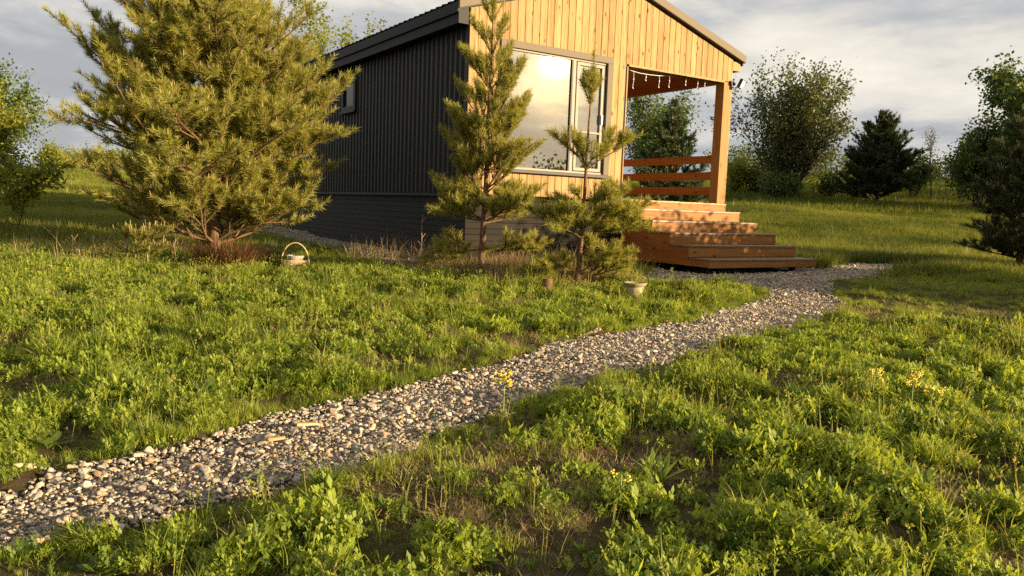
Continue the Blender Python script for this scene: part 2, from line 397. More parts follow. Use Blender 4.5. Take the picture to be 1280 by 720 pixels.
def inside(poly, x, y):
    x = np.asarray(x); y = np.asarray(y); r = np.zeros(x.shape, bool); n = len(poly)
    for i in range(n):
        x0, y0 = poly[i]; x1, y1 = poly[(i + 1) % n]
        c = ((y0 > y) != (y1 > y)); 
        with np.errstate(divide='ignore', invalid='ignore'): xx = (x1 - x0) * (y - y0) / (y1 - y0) + x0
        r ^= c & (x < xx)
    return r
PATH_POLY = path_poly
def wobble(x, y, a=.10):
    return x + (fbm(x * 3.1, y * 3.1, 31, 2) - .5) * 2 * a, y + (fbm(x * 3.1 + 50, y * 3.1, 37, 2) - .5) * 2 * a
def on_gravel(x, y):
    xx, yy = wobble(x, y); return inside(path_poly, xx, yy) | inside(apron, xx, yy)
def on_path(x, y): xx, yy = wobble(x, y); return inside(path_poly, xx, yy)
def under_house(x, y):
    return (x > HX + .02) & (x < HX + HW + .05) & (y > HY + .05) & (y < HY + HL) | ((x > HX + 3.0) & (x < HX + 5.6) & (y > HY - 2.05) & (y < HY + .1))

def grid_bed(name, test, bx, res, lift):
    x0, x1, y0, y1 = bx; X = np.arange(x0, x1, res); Y = np.arange(y0, y1, res)
    xx, yy = np.meshgrid(X, Y, indexing='ij'); keep = test(xx + res / 2, yy + res / 2)[:-1, :-1]
    e = .11; core = test(xx + e, yy) & test(xx - e, yy) & test(xx, yy + e) & test(xx, yy - e)
    zz = gz(xx, yy) + np.where(core, lift, -.03); i = np.arange(xx.size).reshape(xx.shape)
    F = np.stack([i[:-1, :-1], i[1:, :-1], i[1:, 1:], i[:-1, 1:]], -1)[keep]
    used, inv = np.unique(F.reshape(-1), return_inverse=True)
    V = np.stack([xx, yy, zz], -1).reshape(-1, 3)[used]
    return link(name, mesh_np(name, V, inv.reshape(-1, 4), True), M['bed'])
bb = (path_poly[:, 0].min() - .2, path_poly[:, 0].max() + .2, path_poly[:, 1].min() - .2, path_poly[:, 1].max() + .2)
build_ground()
gravel_path = tag(grid_bed('gravel_path', on_path, bb, .05, .002), kind='structure')
gravel_apron = tag(grid_bed('gravel_apron', lambda x, y: on_gravel(x, y) & ~on_path(x, y), (HX - 1.6, HX + 3.6, HY - 1.1, HY + HL + .2), .08, .012), kind='structure')

# geometry-node scatter: every vertex of the carrier mesh becomes one instance
def scatter_group(collection):
    g = bpy.data.node_groups.new('scatter', 'GeometryNodeTree')
    g.interface.new_socket('Geometry', in_out='INPUT', socket_type='NodeSocketGeometry'); g.interface.new_socket('Geometry', in_out='OUTPUT', socket_type='NodeSocketGeometry')
    N = g.nodes; gi = N.new('NodeGroupInput'); go = N.new('NodeGroupOutput'); ip = N.new('GeometryNodeInstanceOnPoints'); ci = N.new('GeometryNodeCollectionInfo')
    ci.inputs['Collection'].default_value = collection; ci.inputs['Separate Children'].default_value = True; ci.inputs['Reset Children'].default_value = True
    def na(nm, typ):
        a = N.new('GeometryNodeInputNamedAttribute'); a.data_type = typ; a.inputs['Name'].default_value = nm; return next(o for o in a.outputs if o.enabled and o.name == 'Attribute')
    ip.inputs['Pick Instance'].default_value = True
    g.links.new(gi.outputs[0], ip.inputs['Points']); g.links.new(ci.outputs[0], ip.inputs['Instance'])
    g.links.new(na('idx', 'INT'), ip.inputs['Instance Index']); g.links.new(na('rot', 'FLOAT_VECTOR'), ip.inputs['Rotation']); g.links.new(na('scl', 'FLOAT_VECTOR'), ip.inputs['Scale'])
    g.links.new(ip.outputs[0], go.inputs[0]); return g
def scatter(name, pts, idx, rot, scl, tint, protos, mat):
    col = bpy.data.collections.new(name + '_pieces')
    for i, me in enumerate(protos):
        if not me.materials: me.materials.append(mat)
        col.objects.link(bpy.data.objects.new('%s_piece_%02d' % (name, i), me))
    me = bpy.data.meshes.new(name); me.vertices.add(len(pts)); me.vertices.foreach_set('co', np.asarray(pts, np.float32).reshape(-1))
    set_attr(me, 'idx', np.asarray(idx, np.int32), 'INT'); set_attr(me, 'rot', np.asarray(rot, np.float32), 'FLOAT_VECTOR')
    set_attr(me, 'scl', np.asarray(scl, np.float32), 'FLOAT_VECTOR'); set_attr(me, 'tint', np.asarray(tint, np.float32))
    o = link(name, me, mat); md = o.modifiers.new('scatter', 'NODES'); md.node_group = scatter_group(col)
    return o

def ico():
    p = (1 + 5 ** .5) / 2
    V = np.array([(-1, p, 0), (1, p, 0), (-1, -p, 0), (1, -p, 0), (0, -1, p), (0, 1, p), (0, -1, -p), (0, 1, -p), (p, 0, -1), (p, 0, 1), (-p, 0, -1), (-p, 0, 1)], float); V /= np.linalg.norm(V[0])
    F = [(0, 11, 5), (0, 5, 1), (0, 1, 7), (0, 7, 10), (0, 10, 11), (1, 5, 9), (5, 11, 4), (11, 10, 2), (10, 7, 6), (7, 1, 8), (3, 9, 4), (3, 4, 2), (3, 2, 6), (3, 6, 8), (3, 8, 9), (4, 9, 5), (2, 4, 11), (6, 2, 10), (8, 6, 7), (9, 8, 1)]
    V = list(map(tuple, V)); cache = {}; out = []
    def mid(a, b):
        k = (min(a, b), max(a, b))
        if k not in cache:
            q = np.array(V[a]) + np.array(V[b]); V.append(tuple(q / np.linalg.norm(q))); cache[k] = len(V) - 1
        return cache[k]
    for a, b, c in F:
        d, e, f = mid(a, b), mid(b, c), mid(c, a); out += [(a, d, f), (b, e, d), (c, f, e), (d, e, f)]
    return np.array(V), np.array(out)
ICOV, ICOF = ico()
def stone_mesh(i):
    r = np.random.default_rng(100 + i); V = ICOV.copy()
    for _ in range(13):                                  # chop flat facets like crushed rock
        nrm = r.normal(size=3); nrm /= np.linalg.norm(nrm); d = r.uniform(.42, .85); h = V @ nrm; V -= np.outer(np.maximum(h - d, 0), nrm)
    V *= 1 + r.normal(0, .03, (len(V), 1)); V *= np.array([1, r.uniform(.55, .9), r.uniform(.3, .58)])
    me = mesh_np('stone', V * .5, ICOF, False); return me
STONES = [stone_mesh(i) for i in range(9)]
def visible(x, y, mu=0.74, extra=1.0):
    u, v = uv_of(x, y); return (u > 1.6) & (np.abs(v) < mu * u + extra)
def build_gravel():
    def pack(n, test, bx, dmin, cell=None):
        x = rng.uniform(bx[0], bx[1], n); y = rng.uniform(bx[2], bx[3], n); k = test(x, y) & visible(x, y) ; x, y = x[k], y[k]
        grid = {}; keep = []
        for i in range(len(x)):                          # simple dart throwing
            cx, cy = int(x[i] // dmin), int(y[i] // dmin); ok = True
            for a in (-1, 0, 1):
                for b in (-1, 0, 1):
                    j = grid.get((cx + a, cy + b))
                    if j is not None and (x[i] - x[j]) ** 2 + (y[i] - y[j]) ** 2 < dmin * dmin: ok = False; break
                if not ok: break
            if ok: grid[(cx, cy)] = i; keep.append(i)
        return x[keep], y[keep]
    area = lambda x, y: on_gravel(x, y) & ~under_house(x, y)
    bx = (bb[0], bb[1] + .2, bb[2], HY + 9)
    lx, ly = pack(700000, area, bx, .0215)
    n = len(lx); size = np.clip(rng.lognormal(math.log(.0295), .42, n), .015, .08)
    z = gz(lx, ly) + .006 + size * .18 + rng.uniform(0, .02, n)
    # fines between the stones
    fx = rng.uniform(bx[0], bx[1], 900000); fy = rng.uniform(bx[2], bx[3], 900000); k = area(fx, fy) & visible(fx, fy) & (uv_of(fx, fy)[0] < 9); fx, fy = fx[k], fy[k]; fs = rng.uniform(.010, .027, len(fx))
    lx = np.r_[lx, fx]; ly = np.r_[ly, fy]; size = np.r_[size, fs]; z = np.r_[z, gz(fx, fy) + .008 + rng.uniform(0, .008, len(fx))]; print('fines', len(fx))
    # a few strays in the grass beside the path
    sx = rng.uniform(bx[0], bx[1], 9000); sy = rng.uniform(bx[2], bx[3], 9000)
    near = (on_gravel(sx + .13, sy) | on_gravel(sx - .13, sy) | on_gravel(sx, sy + .13) | on_gravel(sx, sy - .13)) & ~on_gravel(sx, sy) & visible(sx, sy)
    sx, sy = sx[near][:260], sy[near][:260]; ss = rng.uniform(.02, .06, len(sx))
    lx = np.r_[lx, sx]; ly = np.r_[ly, sy]; size = np.r_[size, ss]; z = np.r_[z, gz(sx, sy) + ss * .15]
    n = len(lx); rot = np.stack([rng.normal(0, .35, n), rng.normal(0, .35, n), rng.uniform(0, 6.28, n)], -1); idx = rng.integers(0, len(STONES), n); tint = rng.uniform(0, 1, n)
    u, v = uv_of(lx, ly); app = size / np.maximum(u, .5); app[(np.abs(v) > .63 * u) | (u < 2.4) | ~on_path(lx, ly)] = 0
    order = np.argsort(-app); first = order[:300]; rest = order[300:]
    for i in first:
        me = STONES[idx[i]]
        o = bpy.data.objects.new('stone', me); COL.objects.link(o)
        if not me.materials: me.materials.append(M['stone'])
        o.parent = gravel_path; o.location = (lx[i], ly[i], z[i]); o.rotation_euler = rot[i]; o.scale = (size[i],) * 3
    protos = []
    for s in STONES: c = s.copy(); c.materials.clear(); protos.append(c)
    P = np.stack([lx, ly, z], -1); onp = on_path(lx, ly)
    a = rest[onp[rest]]; b = rest[~onp[rest]]
    for sel, par, nm in ((a, gravel_path, 'loose_stones'), (b, gravel_apron, 'loose_stones')):
        o = scatter(nm, P[sel], idx[sel], rot[sel], np.repeat(size[sel][:, None], 3, 1), tint[sel], [p.copy() for p in protos], M['stone_i']); o.parent = par; o['kind'] = 'stuff'
    print('stones', n)
build_gravel()

# ---------------------------------------------------------------- the cabin
SLOPE = .309; EAVE_Z = 2.765; OVER = .235; RIDGE = EAVE_Z + SLOPE * (HW / 2 + OVER)
def roof_z(x): return RIDGE - SLOPE * abs(x - HW / 2)           # top of the roof sheet, local x
def roof_under(x): return roof_z(x) - .13
def build_cabin():
    c = thing('wooden_cabin', 'small gabled cabin with pale timber front, dark ribbed metal side and open corner porch', 'cabin', (HX, HY, HZ))
    OPX0, OPX1, OPZ = 3.03, 5.35, 2.255
    WX0, WX1, WZ0, WZ1 = .52, 2.69, .385, 2.345
    fw = MB(); fw.prism([(.02, .03), (OPX0, .03), (OPX0, OPZ), (HW - .02, OPZ), (HW - .02, roof_under(HW - .02)), (HW / 2, roof_under(HW / 2)), (.02, roof_under(.02))], 'y', .022, .15)
    # window hole is built from pieces instead of one sheet
    fw = MB()
    fw.box(.02, WX0 + .05, .022, .15, .03, OPZ); fw.box(WX1 - .05, OPX0 - .02, .022, .15, .03, OPZ); fw.box(WX0 + .05, WX1 - .05, .022, .15, .03, WZ0 + .05); fw.box(WX0 + .05, WX1 - .05, .022, .15, WZ1 - .05, OPZ)
    fw.prism([(.02, OPZ), (HW - .02, OPZ), (HW - .02, roof_under(HW - .02)), (HW / 2, roof_under(HW / 2)), (.02, roof_under(.02))], 'y', .022, .15)
    front = fw.build('front_wall', M['black'], c)
    # vertical cladding boards, one by one
    pitch = .1365; n = int(round((HW) / pitch)); pitch = HW / n
    for i in range(n):
        x0 = i * pitch + .0035; x1 = (i + 1) * pitch - .0035; xm = (x0 + x1) / 2
        spans = []
        bottom = .03
        ft = lambda x: roof_under(x) - .01
        if x1 < WX0 + .02 or (x0 > WX1 - .02 and x1 < OPX0 + .05): spans = [(bottom, None)]
        elif x0 >= OPX0 - .09: spans = [(OPZ + .037, None)]
        else: spans = [(bottom, WZ0 + .015), (WZ1 - .015, None)]
        dy = rng.uniform(-.0022, .0022); hx = (x1 - x0) / 2; b = .004
        for (z0, z1) in spans:
            za = (ft(x0) if z1 is None else z1) - z0; zb = (ft(x1) if z1 is None else z1) - z0
            V = []
            for zz0, zz1 in ((0, None),):
                V = [(-hx, 0, 0), (-hx, -.018 + b, 0), (-hx + b, -.018, 0), (hx - b, -.018, 0), (hx, -.018 + b, 0), (hx, 0, 0)]
                T = [(p[0], p[1], za + (zb - za) * (p[0] + hx) / (2 * hx)) for p in V]
            F = [(0, 1, 2, 3, 4, 5), (11, 10, 9, 8, 7, 6)] + [(k, k + 6, (k + 1) % 6 + 6, (k + 1) % 6) for k in range(6)]
            link('board', mesh_np('board', V + T, F), M['clad'], front, (xm, .021 + dy, z0))
    # boards either side of the porch opening face inwards
    MB().box(OPX0 - .01, OPX0 + .012, .004, .15, .04, OPZ).build('jamb_board', M['clad'], c)
    MB().box(OPX0 + .014, HW - .21, -.012, .15, OPZ + .001, OPZ + .034).build('header_trim', M['clad'], c)
    # corner boards
    MB().box(-.022, .085, -.022, .0, .01, roof_under(.05) - .02).build('corner_board', M['clad'], c, bevel=.004)
    # side wall of ribbed sheet
    sw = MB().box(.03, .15, .151, HL, .02, 2.60).build('side_wall', M['black'], c)
    rib = .158; per = 7; npan = int(HL / (rib * per)) + 1
    for p in range(npan):
        prof = []; y0 = p * rib * per + (.004 if p else .004)
        for k in range(per):
            y = y0 + k * rib
            if y > HL: break
            prof += [(y, .0), (y + .055, .0), (y + .075, -.034), (y + .130, -.034), (y + .150, .0)]
        prof.append((prof[-1][0] + .006, .0))
        prof = [(min(a, HL), b) for a, b in prof]
        V = [(b + .025, a, .035) for a, b in prof] + [(b + .025, a, 2.58) for a, b in prof]; k = len(prof)
        F = [(i, i + 1, k + i + 1, k + i) for i in range(k - 1)]
        link('ribbed_panel', mesh_np('ribbed_panel', V, F), M['graymetal'], sw)
    MB().box(-.035, .03, .0, HL, -.015, .03).build('drip_strip', M['graymetal'], c)
    MB().box(-.03, .02, .002, .06, .031, 2.56).build('corner_flashing', M['graymetal'], c)
    # small side window
    w = MB(); ya, yb, za, zb = 4.36, 5.10, 1.60, 2.26
    for a in ((ya, ya + .1, za, zb), (yb - .1, yb, za, zb), (ya + .1, yb - .1, za, za + .1), (ya + .1, yb - .1, zb - .1, zb)): w.box(-.05, .03, *a)
    sw_w = w.build('side_window', M['graymetal'], c)
    MB().box(-.012, -.004, ya + .1, yb - .1, za + .1, zb - .1).build('pane', M['darkglass'], sw_w)
    MB().box(-.085, -.052, ya - .03, yb + .03, za - .03, za + .01).build('sill', M['graymetal'], sw_w)
    # hidden walls close the shell
    MB().box(.15, HW, HL - .12, HL, .02, 2.6).build('back_wall', M['graymetal'], c)
    MB().box(OPX0 - .12, OPX0 - .012, .151, 3.45, .02, 2.62).build('porch_side_wall', M['clad'], c)
    MB().box(OPX0 - .12, HW, 3.451, 3.57, .02, 2.62).build('porch_back_wall', M['clad'], c)
    MB().box(HW - .12, HW, 3.571, HL - .121, .02, 2.6).build('far_side_wall', M['graymetal'], c)
    MB().box(.151, OPX0 - .121, .4, HL - .121, -.06, .0).build('floor', M['inner'], c)
    MB().box(.151, OPX0 - .121, 2.6, 2.68, .0, 2.6).build('room_partition', M['inner'], c)
    # skirting boards
    sk = .0935
    fs = MB().box(.06, OPX0 + .1, .06, .12, -.95, -.02).build('front_skirting', M['black'], c)
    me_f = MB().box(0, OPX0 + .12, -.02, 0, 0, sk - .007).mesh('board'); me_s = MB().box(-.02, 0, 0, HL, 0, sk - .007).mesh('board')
    ss = MB().box(.06, .12, .13, HL, -.95, -.02).build('side_skirting', M['black'], c)
    for k in range(10):
        z = -.02 - (k + 1) * sk
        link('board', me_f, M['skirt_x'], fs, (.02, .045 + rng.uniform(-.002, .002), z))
        link('board', me_s, M['skirt_y'], ss, (.045 + rng.uniform(-.002, .002), .03, z))
    for y in (0.35, 2.6, 5.0, 7.4, 9.8):
        for x in (.45, 2.6, 5.1):
            MB().box(x - .1, x + .1, y - .1, y + .1, -1.35, -.2).build('pier', M['plaster'] if False else M['black'], c)
    # roof
    x0, x1 = -OVER, HW + OVER; y0, y1 = -.06, HL + .25
    rf = MB()
    for sgn, xa in ((-1, x0), (1, x1)):
        # ribbed slope: profile along y, ribs run down the slope
        ys = []; y = y0
        while y < y1: ys += [(y, 0), (y + .10, 0), (y + .115, .028), (y + .155, .028), (y + .17, 0)]; y += .19
        ys = [(min(a, y1), b) for a, b in ys]; k = len(ys); b = len(rf.v)
        for (X, Z) in ((xa, roof_z(xa)), (HW / 2, RIDGE)):
            rf.v += [(X, a, Z + h) for a, h in ys]
        rf.f += [(b + i, b + i + 1, b + k + i + 1, b + k + i) if sgn > 0 else (b + k + i, b + k + i + 1, b + i + 1, b + i) for i in range(k - 1)]
    roof = rf.build('roof', M['grayroof'], c)
    dk = MB()
    for xa in (x0 + .01, x1 - .01):
        dk.prism([(xa, roof_z(xa) - .012), (HW / 2, RIDGE - .012), (HW / 2, RIDGE - .125), (xa, roof_z(xa) - .125)], 'y', y0 + .025, y1 - .02)
    dk.build('roof_deck', M['black'], roof)
    MB().prism([(HW / 2 - .12, RIDGE - .02), (HW / 2, RIDGE + .035), (HW / 2 + .12, RIDGE - .02)], 'y', y0 - .01, y1).build('ridge_cap', M['grayroof'], roof)
    for xa, nm in ((x0, 'rake_trim'), (x1, 'rake_trim')):
        MB().prism([(xa, roof_z(xa) - .115), (xa, roof_z(xa) + .015), (HW / 2, RIDGE + .015), (HW / 2, RIDGE - .115)], 'y', y0 - .03, y0 + .02).build(nm, M['trim'], roof)
    # eaves box on both long sides
    for sx, xa in ((1, x0), (-1, x1)):
        xb = xa + sx * .03
        MB().box(min(xa, xb), max(xa, xb), y0 + .03, y1, EAVE_Z - .16, EAVE_Z - .012).build('gutter_fascia', M['grayroof'], roof)
    MB().box(x0 + .035, .03, .0, y1 - .1, 2.46, 2.70).build('eaves_box', M['grayroof'], roof)
    MB().box(HW - .02, x1 - .035, .0, y1 - .1, 2.50, 2.66).build('eaves_box', M['clad'], roof)
    # front window: big fixed light and a casement
    wn = MB(); t = .105
    for a in ((WX0, WX1, WZ1 - t, WZ1), (WX0, WX1, WZ0, WZ0 + .05), (WX0, WX0 + t, WZ0 + .05, WZ1 - t), (WX1 - t, WX1, WZ0 + .05, WZ1 - t)): wn.box(a[0], a[1], -.030, .03, a[2], a[3])
    win = wn.build('front_window', M['trim'], c, bevel=.004)
    MB().box(WX0 - .03, WX1 + .03, -.085, -.032, WZ0 - .005, WZ0 + .04).build('sill', M['graymetal'], win, bevel=.004)
    ix0, ix1, iz0, iz1 = WX0 + t, WX1 - t, WZ0 + .05, WZ1 - t; mx = 1.90
    fr = MB(); q = .03
    for a in ((ix0, ix1, iz1 - q, iz1), (ix0, ix1, iz0, iz0 + q), (ix0, ix0 + q, iz0 + q, iz1 - q), (mx, mx + .06, iz0 + q, iz1 - q)): fr.box(a[0], a[1], .010, .07, a[2], a[3])
    fr.build('white_frame', M['frame'], win, bevel=.003)
    MB().box(mx - .024, mx - .001, .012, .07, iz0 + q, iz1 - q).build('frame_gasket', M['black'], win)
    MB().box(ix1 - .035, ix1, .012, .07, iz0 + q, iz1 - q).build('frame_gasket', M['black'], win)
    sash = MB(); sx0, sx1, sz0, sz1 = mx + .075, ix1 - .05, iz0 + q + .012, iz1 - q - .012
    for a in ((sx0, sx1, sz1 - .05, sz1), (sx0, sx1, sz0, sz0 + .05), (sx0, sx0 + .05, sz0 + .05, sz1 - .05), (sx1 - .05, sx1, sz0 + .05, sz1 - .05)): sash.box(a[0], a[1], .002, .06, a[2], a[3])
    sash.box(sx0 + .05, sx1 - .05, .006, .06, 1.085, 1.115)
    sash.build('casement_sash', M['frame'], win, bevel=.003)
    MB().box(ix0 + q, mx - .024, .038, .046, iz0 + q, iz1 - q).build('pane', M['glass'], win)
    MB().box(sx0 + .05, sx1 - .05, .034, .042, sz0 + .05, 1.085).build('pane', M['glass'], win)
    MB().box(sx0 + .05, sx1 - .05, .034, .042, 1.115, sz1 - .05).build('pane', M['glass'], win)
    MB().box(sx1 - .04, sx1 - .02, -.03, .002, 1.25, 1.4).build('handle', M['white'], win)
    # porch: ceiling boards, beams, posts, rails, deck
    pc = MB().box(OPX0, HW - .01, .152, 3.44, 2.46, 2.48).build('porch_ceiling', M['black'], c)
    n = 18; w_ = (HW - .02 - OPX0) / n; me = MB().box(.003, w_ - .003, 0, 3.28, -.016, 0).mesh('board')
    for i in range(n): link('board', me, M['ceil'], pc, (OPX0 + i * w_, .155, 2.458))
    MB().box(HW - .2, HW - .02, .20, 3.44, 2.27, 2.441).build('porch_beam', M['ceil'], c)
    MB().box(OPX0, HW - .21, .152, .19, OPZ, 2.441).build('header_beam', M['ceil'], c)
    pt = MB().box(OPX1, HW - .001, .0, .20, .058, OPZ + .02).build('porch_post', M['stain_z'], c, bevel=.005)
    z = .10
    k = 0
    while z < OPZ - .1:                                     # short blocks clad the outer face of the post
        h = .105; MB().box(HW, HW + .022, .012, .19, z, z + h - .008).build('post_block', M['clad'], pt); z += h; k += 1
    MB().box(OPX1 + .02, HW - .02, 3.25, 3.44, .058, 2.27).build('porch_post', M['stain_z'], c)
    for a, b in ((.806, .952), (.497, .646), (.212, .364)):
        MB().box(OPX1 + .06, OPX1 + .1, .20, 3.25, a, b).build('porch_rail', M['stain_y'], c, bevel=.004)
    dz = .056
    n = 17; w_ = (HW + .02 - OPX0) / n; me = MB().box(.003, w_ - .003, 0, 3.45, -.028, 0).mesh('deck_board')
    dk = MB().box(OPX0, HW, .03, 3.44, -.14, dz - .03).build('porch_deck', M['black'], c)
    for i in range(n): link('deck_board', me, M['deck'], dk, (OPX0 + i * w_, -.028, dz + rng.uniform(-.0015, .0015)))
    MB().box(OPX0, HW + .02, -.018, .028, -.125, dz - .031).build('deck_fascia', M['stain_x'], dk)
    MB().box(HW - .03, HW - .008, .03, 3.44, -.95, dz - .031).build('deck_side_skirt', M['stain_y'], dk)
    # steps: lift away from the porch
    st = thing('porch_steps', 'broad stained timber steps leading up to the cabin porch', 'steps', (HX + OPX0, HY - .02, HZ - 1.02))
    W = HW + .014 - OPX0; Y0 = [-.365, -.78, -1.205, -1.63, -2.055]; Z = [-.09 + 1.02, -.272 + 1.02, -.452 + 1.02, -.634 + 1.02, -.820 + 1.02]
    for k in range(5):
        yf = Y0[k] + .02; yb = (Y0[k - 1] + .02) if k else -.001; z = Z[k]; zb = z - .15 if k < 4 else z - .13
        nx = 2; wd = (yb - yf + .012 - .006) / nx
        for q in range(nx):
            ya = yf - .012 + q * (wd + .006)
            MB().box(0, W, ya, ya + wd, z - .032, z).build('tread', M['tread'], st, bevel=.004)
        MB().box(.004, W - .004, yf, yf + .026, zb - .03 if k < 4 else zb, z - .034).build('riser', M['stain_x'], st, bevel=.003)
    for xs in (.006, W - .032):
        # closed flanks of horizontal boards under the stepped line
        for r in range(5):
            zt = Z[4 - r] - .034; zb = (Z[4 - r + 1] - .036) if r else .075
            yf = Y0[4 - r] + .047
            MB().box(xs, xs + .026, yf, -.001, zb + .001, zt).build('flank_board', M['stain_y'], st)
    for x in (.25, W / 2, W - .25):
        for y in (-1.75, -.5): MB().box(x - .04, x + .04, y - .04, y + .04, -.25, .09).build('leg', M['black'], st)
    # floodlight on the post head
    f = thing('floodlight', 'small square floodlight with white lens fixed at the head of porch post', 'floodlight', (HX + HW + .03, HY - .03, HZ + 2.23), 0)
    MB().box(-.10, .0, -.02, .03, .0, .05).build('bracket', M['black'], f)
    rot = (R(24), 0, R(28))
    hs = MB().box(-.10, .10, -.025, .03, -.085, .085).build('housing', M['black'], f, (.09, -.075, .03), rot, bevel=.01)
    MB().box(-.082, .082, -.031, -.024, -.068, .068).build('lens', M['white'], hs)
    # string lights under the header
    P = lambda x, z: (x, .125, z)
    g = thing('string_lights', 'white string lights with short dangling drops under the porch header', 'string lights', (HX, HY, HZ))
    g_c = [P(3.05, 2.25), P(3.22, 2.222), P(3.40, 2.205), P(3.62, 2.205), P(3.85, 2.215), P(4.05, 2.24), P(4.2, 2.252)]
    MB().tube(g_c, .0045, 6).build('cable', M['white'], g)
    for x, zt, zb in ((3.27, 2.215, 1.94), (3.55, 2.204, 2.10), (3.86, 2.216, 2.02), (4.10, 2.245, 2.05), (4.50, 2.252, 2.13), (4.80, 2.252, 2.12), (4.98, 2.252, 2.17)):
        q = [P(x, zt), P(x + .008, (zt + zb) / 2), P(x - .012, zb)]
        mbd = MB().tube(q, .004, 5)
        for tt in (.45, 1.0):
            zc = zt + (zb - zt) * tt; mbd.lathe([(0, -.014), (.008, -.008), (.009, .004), (0, .012)], 6, (x, .125, zc))
        mbd.build('light_drop', M['white'], g)
    return c
cabin = build_cabin()

# ---------------------------------------------------------------- trees
def unit(v): return v / (np.linalg.norm(v, axis=-1, keepdims=True) + 1e-9)
def tubes_np(segs, n=5):
    """segs: list of (p0, p1, r0, r1) -> vertices, faces"""
    S = np.array([np.r_[a, b, r0, r1] for a, b, r0, r1 in segs]); A, B, r0, r1 = S[:, :3], S[:, 3:6], S[:, 6], S[:, 7]
    d = unit(B - A); q = np.where(np.abs(d[:, 2:3]) < .9, np.array([[0, 0, 1.]]), np.array([[1., 0, 0]])); e1 = unit(np.cross(d, q)); e2 = np.cross(d, e1)
    a = np.arange(n) * 2 * np.pi / n; ring = e1[:, None] * np.cos(a)[None, :, None] + e2[:, None] * np.sin(a)[None, :, None]
    V = np.concatenate([A[:, None] + ring * r0[:, None, None], B[:, None] + ring * r1[:, None, None]], 1).reshape(-1, 3)
    i = np.arange(len(S))[:, None] * 2 * n; k = np.arange(n)[None]; k2 = (k + 1) % n
    F = np.stack([i + k, i + k2, i + n + k2, i + n + k], -1).reshape(-1, 4); return V, F
def needles_np(shoots, K, nl, nw, r, spread=(.45, .95)):
    """shoots rows: p(3) dir(3) len tint"""
    S = np.array(shoots); P, D, L, T = S[:, :3], unit(S[:, 3:6]), S[:, 6], S[:, 7]; n = len(S)
    q = np.where(np.abs(D[:, 2:3]) < .9, np.array([[0, 0, 1.]]), np.array([[1., 0, 0]])); e1 = unit(np.cross(D, q)); e2 = np.cross(D, e1)
    t = r.uniform(0, 1, (n, K)) ** .85; ph = r.uniform(0, 2 * np.pi, (n, K)); an = r.uniform(spread[0], spread[1], (n, K)) * (1.15 - .45 * t)
    base = P[:, None] + D[:, None] * (L[:, None] * t)[..., None]
    nd = D[:, None] * np.cos(an)[..., None] + (e1[:, None] * np.cos(ph)[..., None] + e2[:, None] * np.sin(ph)[..., None]) * np.sin(an)[..., None]
    nd[..., 2] += .10; nd = unit(nd)
    side = unit(np.cross(nd, r.normal(size=(n, K, 3)))); ln = nl * r.uniform(.75, 1.15, (n, K))
    tip = base + nd * ln[..., None]; w = nw * .5
    V = np.stack([base - side * w, base + side * w, tip], 2).reshape(-1, 3)
    F = np.arange(n * K * 3).reshape(-1, 3)
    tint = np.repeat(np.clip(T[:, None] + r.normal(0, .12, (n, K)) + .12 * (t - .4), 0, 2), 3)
    return V, F, tint
